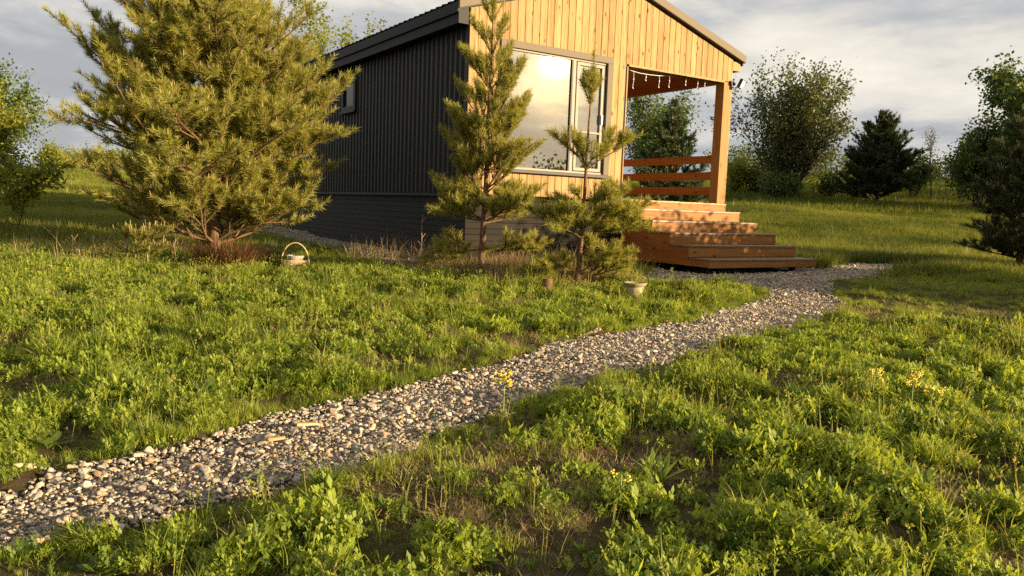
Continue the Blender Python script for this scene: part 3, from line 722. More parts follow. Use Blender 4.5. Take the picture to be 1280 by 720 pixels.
def pine_tree(name, label, x, y, H, whorls, seed, K=70, nl=.06, nw=.0048, r0=.05, mat='needle', group=None, lean=(0, 0), spread=(.62, 1.2), inter=.2, keep_len=.5, candles=True, bare=0., wood_n=5, tintb=.62, sub=(.62, .8), taper=1.0):
    r = np.random.default_rng(seed); z0 = float(gz(x, y)) - .03
    t = thing(name, label, 'pine tree', (x, y, z0), 0, group)
    tr = MB(); pts = [(lean[0] * (h / H) + .012 * math.sin(h * 3 + seed), lean[1] * (h / H) + .012 * math.cos(h * 2.3 + seed), h) for h in np.linspace(0, H, 14)]
    tr.tube(pts, [max(r0 * (1 - .93 * (i / 13) ** taper) * (1.25 if i == 0 else 1), .004) for i in range(14)], 9).build('trunk', M['pine_bark'], t, smooth=True)
    def axis(h): k = h / H; return np.array([lean[0] * k + .012 * math.sin(h * 3 + seed), lean[1] * k + .012 * math.cos(h * 2.3 + seed), h])
    segs = []; shoots = []; cand = []
    def branch(p, d, L, rad, lvl, curl):
        ny = max(1, int(round(L / inter))); step = L / ny; p = np.array(p); d = unit(np.array(d))
        for k in range(ny):
            d = unit(d + np.array([0, 0, curl * step]) + r.normal(0, .13, 3)); q = p + d * step
            ra = rad * (1 - k / ny) + .0025; rb = rad * (1 - (k + 1) / ny) + .0025; segs.append((p, q, ra, rb)); rem = L - (k + 1) * step
            if rem < keep_len and r.uniform() > bare * (rem / keep_len):
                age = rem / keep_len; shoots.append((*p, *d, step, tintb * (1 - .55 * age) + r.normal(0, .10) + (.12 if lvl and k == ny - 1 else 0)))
            if rem > .06 and lvl < 3:
                nl_ = r.integers(2, 5) if lvl < 2 else 2
                for s in range(nl_):
                    a = (1 if s % 2 else -1) * r.uniform(.65, 1.05); up = r.uniform(-.1, .85)
                    hor = np.array([d[0] * math.cos(a) - d[1] * math.sin(a), d[0] * math.sin(a) + d[1] * math.cos(a), d[2] + up])
                    branch(q, hor, min(rem, L * .8) * r.uniform(*sub), rad * .55 * (1 - k / ny) + .001, lvl + 1, curl * .8)
            p = q
        if candles: cand.append((p, unit(d * .35 + np.array([0, 0, 1.]))))
    for w in whorls:
        h = w['h']; n = w['n']; az = w.get('az'); a0 = r.uniform(0, 6.28)
        for k in range(n):
            a = (R(az[k]) if az else a0 + k * 6.283 / n + r.normal(0, .22)); L = (w['L'][k] if isinstance(w['L'], (list, tuple)) else w['L'] * r.uniform(.78, 1.12))
            e = R((w['e'][k] if isinstance(w['e'], (list, tuple)) else w['e']) + r.normal(0, 5))
            branch(axis(min(h + r.normal(0, .02), H)), (math.cos(a) * math.cos(e), math.sin(a) * math.cos(e), math.sin(e)), L, r0 * .10 + .0065 * L, 0 if L > .5 else 1, w.get('c', .35))
    # leader
    top = whorls[-1]['h']; p = axis(top); q = axis(H); 
    for k in range(3): a = p + (q - p) * k / 3; shoots.append((*a, 0, 0, 1, (H - top) / 3, tintb))
    cand.append((q, np.array([0, 0, 1.])))
    if segs:
        V, F = tubes_np(segs, wood_n); link('branches', mesh_np('branches', V, F, True), M['pine_bark'], t)
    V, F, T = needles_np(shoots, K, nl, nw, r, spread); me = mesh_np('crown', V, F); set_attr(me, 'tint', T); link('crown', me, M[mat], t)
    if candles and cand:
        cs = [(p, p + d * r.uniform(.035, .085), .0055, .0035) for p, d in cand if r.uniform() < .5]
        V, F = tubes_np(cs, 4); link('candles', mesh_np('candles', V, F), M['candle'], t)
    print(name, 'shoots', len(shoots), 'tris', len(F) * 2)
    return t
def auto_whorls(H, n, prof, e0, e1, nb=6, h0=.15, c=.35):
    out = []
    for i in range(n):
        k = i / (n - 1); h = h0 + (H * .96 - h0) * k ** .95
        out.append(dict(h=h, n=nb if k < .85 else 4, L=max(prof(h / H), .12), e=e0 + (e1 - e0) * k, c=c))
    return out
def leafy_tree(name, label, x, y, H, stems, spread, seed, leaf=.1, nleaf=9000, mat='leaf_green', barkm='dark_bark', r0=.09, group=None, cat='tree', tilt=.25, lv=3, dens=1.0, low=.15, jitter=.16, up=.25, tint=(.45, .22), parts=True, hscale=1.0, width=None):
    r = np.random.default_rng(seed); z0 = float(gz(x, y)) - .05
    t = thing(name, label, cat, (x, y, z0), 0, group); segs = []; tips = []
    def br(p, d, L, rad, lvl):
        n = 5 if lvl < 2 else 3; st = L / n
        for k in range(n):
            d = unit(d + r.normal(0, .13, 3) + np.array([0, 0, up * .25])); q = p + d * st; ra = rad * (1 - .75 * k / n); rb = rad * (1 - .75 * (k + 1) / n); segs.append((p, q, ra, rb))
            if lvl >= lv - 1 or (lvl == lv - 2 and k >= n - 2): tips.append((p, q))
            if lvl < lv and (k + 1) / n > (low if lvl == 0 else .15):
                for s in range(2 if lvl < 2 else r.integers(1, 3)):
                    a = r.uniform(0, 6.28); e1 = unit(np.cross(d, np.array([.3, .2, 1.0]))); e2 = np.cross(d, e1); sp = r.uniform(.5, 1.0) * spread
                    nd = unit(d + (e1 * math.cos(a) + e2 * math.sin(a)) * sp); br(q, nd, L * r.uniform(.38, .6) * (1 - .25 * k / n), rb * .62, lvl + 1)
            p = q
    for s in range(stems):
        a = s * 2.39996 + r.uniform(-.2, .2); tl = tilt * (math.sqrt((s + .3) / stems) * 1.25) if stems > 1 else .05
        br(np.array([.1 * math.cos(a) * (stems > 1), .1 * math.sin(a) * (stems > 1), 0]), unit(np.array([math.cos(a) * tl, math.sin(a) * tl, 1.0])), H * r.uniform(.62, .8), r0 * (1 if stems == 1 else .6), 0)
    segs = [(a * [1, 1, hscale], b * [1, 1, hscale], ra, rb) for a, b, ra, rb in segs]; tips = [(a * [1, 1, hscale], b * [1, 1, hscale]) for a, b in tips]
    ztop = max(b[2] for a, b, _, _ in segs); f = H / ztop
    segs = [(a * f, b * f, ra, rb) for a, b, ra, rb in segs]; tips = [(a * f, b * f) for a, b in tips]
    if width:                                         # fit the crown to its real half width
        rad = np.sort([math.hypot(b[0], b[1]) for a, b in tips])[int(len(tips) * .93)]; g = np.array([width / rad, width / rad, 1.0])
        segs = [(a * g, b * g, ra, rb) for a, b, ra, rb in segs]; tips = [(a * g, b * g) for a, b in tips]
    lim = 0.012 if leaf > .07 else .003
    S0 = [s for s in segs if s[2] > r0 * .3]; S1 = [s for s in segs if s[2] <= r0 * .3]
    V, F = tubes_np(S0, 7); link('trunk', mesh_np('trunk', V, F, True), M[barkm], t)
    far_off = math.hypot(x, y) > 25
    if far_off: S1 = [q for k, q in enumerate(S1) if q[2] > r0 * .045 or k % 5 == 0]
    if S1: V, F = tubes_np([(a, b, max(ra, lim * .4), max(rb, lim * .3)) for a, b, ra, rb in S1], 3); link('branches', mesh_np('branches', V, F, True), M[barkm], t)
    A = np.array([a for a, b in tips]); B = np.array([b for a, b in tips]); i = r.integers(0, len(A), nleaf); k = r.uniform(0, 1, (nleaf, 1))
    C = A[i] + (B[i] - A[i]) * k + r.normal(0, jitter, (nleaf, 3)); C[:, 2] = np.maximum(C[:, 2], .08)
    V, F, T = leaves_np(C, leaf, r, np.clip(tint[0] + r.normal(0, tint[1], len(A))[i] * .7 + r.normal(0, tint[1] * .6, nleaf), 0, 2))
    me = mesh_np('crown', V, F); set_attr(me, 'tint', T); link('crown', me, M[mat], t)
    return t
def leaves_np(C, size, r, tint):
    n = len(C); d = unit(r.normal(size=(n, 3)) + np.array([0, 0, .2])); s = unit(np.cross(d, r.normal(size=(n, 3)))); L = size * r.uniform(.6, 1.2, (n, 1))
    V = np.stack([C - d * L * .5, C + s * L * .33, C + d * L * .5, C - s * L * .33], 1).reshape(-1, 3)
    return V, np.arange(n * 4).reshape(-1, 4), np.repeat(tint, 4)

# big pine at the left
px, py = ground_at(268, 330)
def prof1(k): return np.interp(k, [0, .05, .14, .23, .36, .5, .62, .77, .9, 1], [1.5, 1.75, 2.1, 2.35, 2.25, 1.95, 1.62, 1.1, .55, .1])
SIDE = math.degrees(math.atan2(-SY, CY))          # azimuth of 'to the right in the picture'
def az(*a): return [SIDE + q for q in a]
w1 = auto_whorls(5.6, 16, prof1, 22, 47, 7, .32, .14)
w1.insert(4, dict(h=1.0, n=6, az=az(2, -22, 22, 178, 158, 200), L=[2.2, 2.15, 2.1, 2.1, 2.0, 2.0], e=[36, 30, 34, 40, 36, 36], c=.10))
w1.insert(1, dict(h=.5, n=3, az=az(178, 160, 8), L=[2.6, 2.1, 2.1], e=[38, 22, 26], c=.10))
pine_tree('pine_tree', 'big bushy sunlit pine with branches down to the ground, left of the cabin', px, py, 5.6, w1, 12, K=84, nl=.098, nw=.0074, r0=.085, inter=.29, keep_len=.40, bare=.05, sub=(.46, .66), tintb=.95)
# open young pine at the cabin corner; azimuths are world degrees
S = .0113
px, py = ground_at(602, 345)
w2 = [dict(h=.40, n=3, az=az(175, 10, 300), L=[.95, 1.0, .4], e=[2, 4, 10], c=.12),
      dict(h=.78, n=6, az=az(180, 150, 215, 5, -40, 40), L=[1.05, .95, .9, 1.0, .9, .9], e=[10, 18, 18, 10, 18, 20], c=.45),
      dict(h=.98, n=5, az=az(165, 100, 235, 20, -35), L=[.6, .5, .55, .62, .6], e=[18, 26, 24, 20, 22], c=.5),
      dict(h=1.42, n=5, az=az(160, 95, 240, 25, -30), L=[.6, .5, .5, .62, .6], e=[28, 34, 34, 30, 30], c=.6),
      dict(h=1.84, n=5, az=az(160, 95, 240, 25, -30), L=[.5, .45, .45, .6, .55], e=[36, 40, 40, 34, 36], c=.6),
      dict(h=2.28, n=4, az=az(160, 240, 25, -30), L=.42, e=44, c=.5),
      dict(h=1.20, n=6, az=az(178, 140, 225, 0, -45, 45), L=[1.08, .95, .9, 1.05, .95, .9], e=[20, 28, 26, 24, 28, 30], c=.6),
      dict(h=1.62, n=5, az=az(185, 130, 235, 8, -50), L=[.98, .8, .8, 1.15, .9], e=[30, 38, 36, 28, 38], c=.7),
      dict(h=2.05, n=5, az=az(172, 120, 230, -5, 50), L=[.8, .62, .6, 1.05, .7], e=[40, 46, 44, 34, 44], c=.7),
      dict(h=2.52, n=5, az=az(185, 110, 240, 10, -60), L=[.7, .55, .5, .75, .55], e=[44, 48, 48, 42, 46], c=.5),
      dict(h=2.98, n=5, az=az(180, 115, 235, 5, -55), L=[.58, .45, .45, .60, .45], e=[48, 50, 50, 48, 50], c=.5),
      dict(h=3.4, n=5, az=az(180, 115, 235, 5, -55), L=.32, e=62, c=.3)]
pine_tree('pine_tree', 'young open-branched pine with bare straight trunk at the cabin corner', px, py, 3.95, w2, 23, K=78, nl=.082, nw=.0062, tintb=.98, r0=.05, inter=.19, keep_len=.38, bare=.1, lean=(.05, 0), sub=(.58, .82))
px, py = ground_at(722, 362)
w3 = [dict(h=.22, n=6, az=az(178, 150, 212, 2, -28, 30), L=[.80, .7, .7, .95, .85, .8], e=[4, 6, 6, 3, 5, 6], c=.12),
      dict(h=.68, n=7, az=az(180, 145, 220, 0, -25, 28, 270), L=[.85, .8, .78, 1.0, .95, .85, .7], e=[14, 16, 14, 16, 18, 18, 14], c=.32),
      dict(h=.86, n=4, az=az(160, 200, 15, -15), L=[.6, .6, .75, .8], e=[20, 20, 24, 22], c=.4),
      dict(h=1.05, n=4, az=az(170, 240, 20, -30), L=[.4, .35, .55, .5], e=30, c=.5),
      dict(h=1.50, n=5, az=az(178, 130, 230, 2, -45), L=[.66, .5, .5, .80, .5], e=[44, 52, 52, 42, 50], c=.45),
      dict(h=2.30, n=6, az=az(180, 120, 240, 0, -60, 60), L=.36, e=60, c=.4),
      dict(h=2.42, n=4, az=az(150, 210, 30, -30), L=.28, e=66, c=.3)]
pine_tree('pine_tree', 'slender young pine with bare upper trunk in front of the cabin window', px, py, 2.92, w3, 37, K=78, nl=.082, nw=.0062, tintb=.98, r0=.036, inter=.18, keep_len=.36, bare=.1, lean=(.10, .02), sub=(.58, .82))
# low pine seedling beside the big pine
px, py = ground_at(160, 335)
ws = [dict(h=.22, n=4, az=az(175, 0, -15, 20), L=[.25, .75, .6, .35], e=[20, 8, 4, 14], c=.2), dict(h=.42, n=5, az=az(180, 120, 240, 0, -50), L=.22, e=40, c=.3)]
pine_tree('pine_seedling', 'low pine seedling in tall grass left of the big pine', px, py, .58, ws, 41, K=60, nl=.055, nw=.005, r0=.014, inter=.16, keep_len=.4)
# shaded pine at the right edge
px, py = ground_at(1272, 338)
def prof4(k): return 1.22 * np.interp(k, [0, .1, .35, .6, .8, 1], [.95, 1.0, .95, .74, .45, .1])
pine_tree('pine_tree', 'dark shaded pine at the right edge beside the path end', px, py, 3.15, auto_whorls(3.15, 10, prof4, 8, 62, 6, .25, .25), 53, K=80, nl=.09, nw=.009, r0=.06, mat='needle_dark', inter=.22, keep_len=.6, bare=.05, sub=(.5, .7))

# trees of the far meadow
px, py = ground_at(985, 249); UA = uv_of(px, py)[0]; print('alder at', UA)
leafy_tree('alder_tree', 'tall many-stemmed tree with thin pale leaves and visible twigs right of the porch', px, py, 180 / 968 * UA, 16, .6, 61, width=64 / 968 * UA, leaf=.0042 * UA, nleaf=17000, mat='leaf_olive', r0=.11, tilt=.5, lv=3, jitter=.15, low=.1, tint=(.5, .25))
px, py = ground_at(1095, 257); US = uv_of(px, py)[0]; print('cone pine at', US)
def prof5(k): return 2.5 * np.interp(k, [0, .1, .3, .6, .85, 1], [.98, 1.0, .92, .60, .26, .05])
def far_pine(label, px, py, H, w, seed, group=None, n=13, K=34, sc=1.0, mat='needle_dark', name='pine_tree'):
    pr = lambda k: w * np.interp(k, [0, .1, .3, .6, .85, 1], [.98, 1.0, .92, .62, .30, .06])
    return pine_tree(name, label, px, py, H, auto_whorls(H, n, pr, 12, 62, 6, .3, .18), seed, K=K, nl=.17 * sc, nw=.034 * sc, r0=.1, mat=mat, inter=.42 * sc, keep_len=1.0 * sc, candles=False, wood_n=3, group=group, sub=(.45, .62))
far_pine('dark bushy cone-shaped pine standing alone in the right meadow', px, py, 112 / 968 * US, 68 / 968 * US, 71, n=15, K=44)
px, py = ground_at(1163, 254)
leafy_tree('sapling', 'thin bare-stemmed sapling with a small sparse top, right of the cone-shaped pine', px, py, 102 / 968 * uv_of(px, py)[0], 1, .5, 81, width=16 / 968 * uv_of(px, py)[0], leaf=.09, nleaf=260, mat='leaf_olive', r0=.05, low=.62, jitter=.10)
px, py = ground_at(1182, 250)
leafy_tree('sapling', 'wispy leafless sapling beside the big tree at the right edge', px, py, 62 / 968 * uv_of(px, py)[0], 3, .7, 83, width=14 / 968 * uv_of(px, py)[0], leaf=.07, nleaf=120, mat='leaf_olive', r0=.035, tilt=.3, low=.2, jitter=.1)
px, py = ground_at(1140, 251)
leafy_tree('shrub', 'ragged dark green shrub just right of the cone-shaped pine', px, py, 62 / 968 * uv_of(px, py)[0], 4, .6, 85, width=16 / 968 * uv_of(px, py)[0], leaf=.13, nleaf=2600, mat='leaf_green', r0=.06, cat='shrub', tilt=.4, jitter=.2)
px, py = at_depth(1290, 31)
leafy_tree('oak_tree', 'large dense round-topped tree behind the dark pine at the right edge', px, py, 6.6, 6, .8, 91, width=2.8, leaf=.17, nleaf=42000, mat='leaf_green', r0=.2, tilt=.5, low=.0, jitter=.16, tint=(.45, .25))
for i, (qx, qy, hp, wp, n, seed, lab, mt) in enumerate([(1040, 251, 42, 17, 2600, 101, 'mid green shrub between the many-stemmed tree and the cone-shaped pine', 'leaf_green'), (976, 252, 40, 20, 3000, 103, 'low dark shrub at the foot of the many-stemmed tree', 'leaf_green'),
                                            (918, 246, 52, 12, 2400, 105, 'yellowish green shrub seen just right of the porch post', 'leaf_yellow'), (945, 246, 38, 13, 2200, 107, 'small dark shrub left of the many-stemmed tree', 'leaf_olive')]):
    px, py = ground_at(qx, qy); uu = uv_of(px, py)[0]; leafy_tree('shrub', lab, px, py, hp / 968 * uu, 5, .8, seed, width=wp / 968 * uu, leaf=.14, nleaf=n, mat=mt, r0=.05, cat='shrub', tilt=.5, jitter=.2, low=.05, tint=(.5, .25))
px, py = at_depth(1222, 33); leafy_tree('shrub', 'tall leafy shrub between the thin saplings and the dark right pine', px, py, 4.4, 6, .8, 109, width=1.5, leaf=.15, nleaf=9000, mat='leaf_green', r0=.06, cat='shrub', tilt=.35, jitter=.14, low=.0, tint=(.5, .25))
# trees seen through the porch
px, py = at_depth(806, 30); leafy_tree('birch_tree', 'loose leafy birch seen through the porch opening next to the wall', px, py, 5.0, 3, .6, 111, leaf=.11, nleaf=10000, mat='leaf_green', r0=.1, tilt=.22, jitter=.12, low=.1)
px, py = at_depth(836, 27); far_pine('dark pine seen through the porch above the rails', px, py, 3.9, 1.7, 113, n=11)
px, py = at_depth(828, 33); leafy_tree('birch_tree', 'pale yellow green tree top behind the pine seen through the porch', px, py, 4.9, 2, .5, 115, leaf=.11, nleaf=5200, mat='leaf_green', r0=.08, tilt=.2, jitter=.18, low=.2, tint=(.7, .25))
# tree rising behind the roof
px, py = at_depth(437, 29); leafy_tree('willow_tree', 'sunlit yellow green treetop rising behind the dark cabin roof', px, py, 8.0, 5, .7, 117, width=2.4, leaf=.12, nleaf=15000, mat='leaf_yellow', r0=.12, tilt=.3, jitter=.12, low=.2, tint=(.4, .25))
# left edge
px, py = at_depth(-42, 15.3); leafy_tree('maple_tree', 'bright yellow green young tree cut by the left edge of the picture', px, py, 3.15, 5, .75, 121, width=1.25, leaf=.075, nleaf=26000, mat='leaf_yellow', r0=.05, tilt=.4, jitter=.085, low=.0, tint=(.45, .3))
px, py = at_depth(8, 13.6); leafy_tree('maple_tree', 'low leafy sapling with thin trunk in the grass at the left edge', px, py, 1.75, 2, .85, 123, leaf=.085, nleaf=2600, mat='leaf_yellow', r0=.022, tilt=.3, jitter=.10, low=.2, tint=(.5, .25))
px, py = at_depth(-20, 24); leafy_tree('maple_tree', 'taller darker green tree behind the bright one at the left edge', px, py, 4.5, 4, .7, 125, width=1.9, leaf=.11, nleaf=14000, mat='leaf_green', r0=.08, tilt=.35, jitter=.12, low=.05, tint=(.6, .25))
# brush along the far rim of the meadow
rim = [(62, 216, 2.2, 'yellowish'), (88, 215, 1.7, 'low yellowish'), (112, 217, 2.6, 'taller green'), (140, 219, 2.0, 'dark green'), (172, 221, 2.4, 'wide green'), (200, 221, 2.0, 'small green')]
for i, (qx, qy, H, w) in enumerate(rim):
    px, py = at_depth(qx, 58 + 3 * (i % 3)); leafy_tree('shrub', '%s shrub on the left meadow rim, %s from the left' % (w, ['first', 'second', 'third', 'fourth', 'fifth', 'sixth'][i]), px, py, H, 5, .9, 131 + i, leaf=.22, nleaf=1500, mat='leaf_yellow', r0=.05, cat='shrub', tilt=.6, jitter=.32, low=.05, tint=(.4, .25), group='shrubs along the far rim')
for i, (qx, H, w) in enumerate([(905, 2.6, 'leftmost'), (938, 2.0, 'second'), (1012, 2.3, 'third'), (1070, 1.9, 'fourth'), (1150, 1.6, 'fifth'), (1196, 2.2, 'rightmost')]):
    px, py = at_depth(qx, 57 + 2 * (i % 3)); leafy_tree('shrub', 'shrub on the right meadow rim, %s of six' % w, px, py, H, 6, .9, 171 + i, leaf=.2, nleaf=1800, mat='leaf_green', r0=.05, cat='shrub', tilt=.7, jitter=.25, low=.02, tint=(.5, .25), group='shrubs along the far rim', width=H * .8)
px, py = at_depth(1225, 60); leafy_tree('shrub', 'low brush on the far rim left of the large right tree', px, py, 2.2, 6, .9, 139, leaf=.22, nleaf=1800, mat='leaf_olive', r0=.05, cat='shrub', tilt=.8, jitter=.35, low=.05)
# trees out of the picture on the sunny side; their shade reaches the meadow and the right pine
for i, (u, v, H, st, nl_, lab) in enumerate([(11.5, 17.0, 4.6, 3, 9000, 'bushy tree out of view that shades the right pine'), (9.3, 8.9, 2.2, 6, 15000, 'wide bush out of view beside the end of the path'), (10.3, 10.8, 2.4, 6, 15000, 'second wide bush out of view, farther from the path')]):
    px, py = xy_of(u, v); leafy_tree('shade_tree' if i == 0 else 'bush', lab, px, py, H, st, .8, 151 + i, leaf=.12, nleaf=nl_, mat='leaf_green', r0=.08 if i == 0 else .04, tilt=.4 if i == 0 else .7, jitter=.22, low=.05, cat='tree' if i == 0 else 'bush')
for i, (u, v, H) in enumerate([(34, 40, 7.5), (38, 46, 8.5), (30, 38, 7), (43, 52, 9), (27, 33, 6.5), (48, 58, 9)]):
    px, py = xy_of(u, v); leafy_tree('shade_tree', 'tree of the grove out of view right of the meadow', px, py, H, 3, .8, 161 + i, leaf=.3, nleaf=4200, mat='leaf_green', r0=.15, tilt=.45, jitter=.4, low=.05, group='grove right of the meadow')

# far houses glimpsed between trunks
def far_house(qx, u, wdt, label, rz):
    px, py = at_depth(qx, u); z = float(gz(px, py)) - 1.5
    h = thing('far_house', label, 'house', (px, py, z), rz); w = wdt / 2; d = 3.2
    MB().box(-w, w, -d, d, 0, 2.9).build('wall', M['plaster'], h)
    MB().prism([(-w - .3, 2.8), (0, 4.6), (w + .3, 2.8)], 'y', -d - .3, d + .3).build('roof', M['rooftile'], h)
    for k in (-.5, .5): MB().box(w * k - .5, w * k + .5, -d - .03, -d + .02, .9, 2.1).build('window', M['black'], h)
far_house(955, 95, 6, 'small white far house glimpsed left of the many-stemmed tree', -YAW)
far_house(884, 98, 6, 'white far house glimpsed between the porch rails', -YAW + .2)
far_house(1128, 100, 5, 'far house glinting through the cone-shaped pine', -YAW - .2)

# ---------------------------------------------------------------- grass and small plants
def blade_strip(r, p, ang, h, w, bend, segs=3):
    """one bent tapering blade as a strip of quads plus tip"""
    d = np.array([math.cos(ang), math.sin(ang), 0]); s = np.array([-d[1], d[0], 0]); V = []; F = []
    for k in range(segs + 1):
        t = k / segs; c = np.array(p) + d * bend * h * t * t + np.array([0, 0, h * (t - .25 * bend * t * t)]); ww = w * (1 - t ** 1.6) * .5 + .0002
        V += [c - s * ww, c + s * ww]
    for k in range(segs): b = k * 2; F.append((b, b + 1, b + 3, b + 2))
    return V, F
def leaf_blade(p, d, up, L, w, fold=.0, segs=4, droop=.4):
    """broad leaf: widest past the middle, drooping"""
    d = unit(np.array(d, float)); s = unit(np.cross(d, np.array([0, 0, 1.0]))); V = []; F = []; pr = [.18, .55, .95, .8, .08]
    for k in range(segs + 1):
        t = k / segs; c = np.array(p) + d * L * t + np.array([0, 0, up * L * t - droop * L * t * t]); V += [c - s * w * .5 * pr[k], c + s * w * .5 * pr[k]]
    for k in range(segs): b = k * 2; F.append((b, b + 1, b + 3, b + 2))
    return V, F
def collect(parts, leafvals):
    V = []; F = []; A = []
    for (v, f), a in zip(parts, leafvals):
        b = len(V); V += [tuple(q) for q in v]; F += [tuple(b + i for i in q) for q in f]; A += [a] * len(v)
    return V, F, A
def make_proto(name, parts, vals):
    V, F, A = collect(parts, vals); me = mesh_np(name, np.array(V), np.array(F)); set_attr(me, 'leaf', np.array(A, np.float32)); return me
def tuft(seed, n=26, h=(.07, .15), w=.0042, rad=.05, bend=(.2, .9), segs=3):
    r = np.random.default_rng(seed); P = []; A = []
    for i in range(n):
        a = r.uniform(0, 6.28); q = rad * math.sqrt(r.uniform()); P.append(blade_strip(r, (q * math.cos(a), q * math.sin(a), -.005), a + r.normal(0, .7), r.uniform(*h), w * r.uniform(.7, 1.3), r.uniform(*bend), segs)); A.append(r.uniform())
    return make_proto('tuft', P, A)
def clover(seed, n=20, rad=.085, hh=(.02, .075), ls=.017):
    r = np.random.default_rng(seed); P = []; A = []
    for i in range(n):
        a = r.uniform(0, 6.28); q = rad * math.sqrt(r.uniform()); h = r.uniform(*hh) * (1.15 - .5 * q / rad); x, y = q * math.cos(a), q * math.sin(a); av = r.uniform(); a3 = r.uniform(0, 6.28); tl = r.normal(0, .95, 2)
        P.append(blade_strip(r, (x * .7, y * .7, 0), a, h, .0018, .3, 1)); A.append(av)
        for k in range(3):
            b = a3 + k * 2.094; d = np.array([math.cos(b), math.sin(b), tl[0] * math.cos(b) + tl[1] * math.sin(b) + .2]); s = np.array([-math.sin(b), math.cos(b), -tl[0] * math.sin(b) + tl[1] * math.cos(b)]); L = ls * r.uniform(.8, 1.25); c = np.array([x, y, h])
            P.append(([c, c + d * L * .6 + s * L * .5, c + d * L * 1.1, c + d * L * .6 - s * L * .5], [(0, 1, 2, 3)])); A.append(av * .7 + .3 * r.uniform())
    return make_proto('clover', P, A)
def rosette(seed, n=11, L=(.07, .13), w=.03, up=(.5, 1.4)):
    r = np.random.default_rng(seed); P = []; A = []
    for i in range(n):
        a = i * 2.4 + r.normal(0, .2); u = r.uniform(*up); l = r.uniform(*L) / math.sqrt(1 + u * u)
        P.append(leaf_blade((0, 0, 0), (math.cos(a), math.sin(a), 0), u, l, w * r.uniform(.7, 1.2), droop=r.uniform(.2, .6))); A.append(r.uniform())
    return make_proto('rosette', P, A)
def stalks(seed, n=5, h=(.14, .26)):
    r = np.random.default_rng(seed); P = []; A = []
    for i in range(n):
        a = r.uniform(0, 6.28); q = r.uniform(0, .05); H = r.uniform(*h); b = r.uniform(.05, .3); P.append(blade_strip(r, (q * math.cos(a), q * math.sin(a), 0), a, H, .0028, b, 3)); A.append(r.uniform(.5, 1))
        c = np.array([q * math.cos(a) + math.cos(a) * b * H, q * math.sin(a) + math.sin(a) * b * H, H * (1 - .25 * b)])
        for k in range(6):
            d = unit(r.normal(size=3) + np.array([0, 0, 1.2])); s = unit(np.cross(d, r.normal(size=3))); o = c - np.array([0, 0, .035]) * r.uniform(0, 1); P.append(([o, o + d * .008 + s * .003, o + d * .016, o + d * .008 - s * .003], [(0, 1, 2, 3)])); A.append(1)
    return make_proto('stalk', P, A)

def sample(n, umax, umin=1.9, mu=.74, extra=1.2, power=1.0):
    """points in the view wedge, uniform per area when power is 1"""
    u = np.sqrt(rng.uniform(umin ** 2, umax ** 2, n)) if power == 1.0 else umin + (umax - umin) * rng.uniform(0, 1, n) ** power
    v = rng.uniform(-1, 1, n) * (mu * u + extra); x, y = xy_of(u, v); return x, y, u, v
def lay(name, x, y, idx, sc, tint, protos, mat, hs=None, tiltsd=.12, kind='stuff', label=None):
    n = len(x); rot = np.stack([rng.normal(0, tiltsd, n), rng.normal(0, tiltsd, n), rng.uniform(0, 6.283, n)], -1); s = np.repeat(sc[:, None], 3, 1)
    if hs is not None: s[:, 2] *= hs
    o = scatter(name, np.stack([x, y, gz(x, y) - .004], -1), idx, rot, s, tint, protos, mat); o['kind'] = kind
    if label: o['label'] = label
    return o
MOWN = np.array([ground_at(*q) for q in [(1010, 352), (1060, 350), (1300, 356), (1300, 415), (1120, 405), (1060, 395)]])
def open_soil(x, y):
    """patches where the turf is worn through, more of them on the near right side"""
    u, v = uv_of(x, y); n = fbm(x * 1.15, y * 1.15, 41, 3); near = sstep(9.0, 4.0, u) if False else 1 - sstep(4.5, 9.0, u)
    right = sstep(-.35, .15, (v + .1 * u) / np.maximum(u, 1) - (-.1 if False else 0)); thr = .345 + .06 * near * right - .06 * (1 - near)
    return n < thr
def near_path(x, y, e=.30):
    r = np.zeros(np.shape(x), bool)
    for dx, dy in ((e, 0), (-e, 0), (0, e), (0, -e), (e * .5, 0), (-e * .5, 0), (0, e * .5), (0, -e * .5)): r |= inside(path_poly, x + dx, y + dy)
    return r
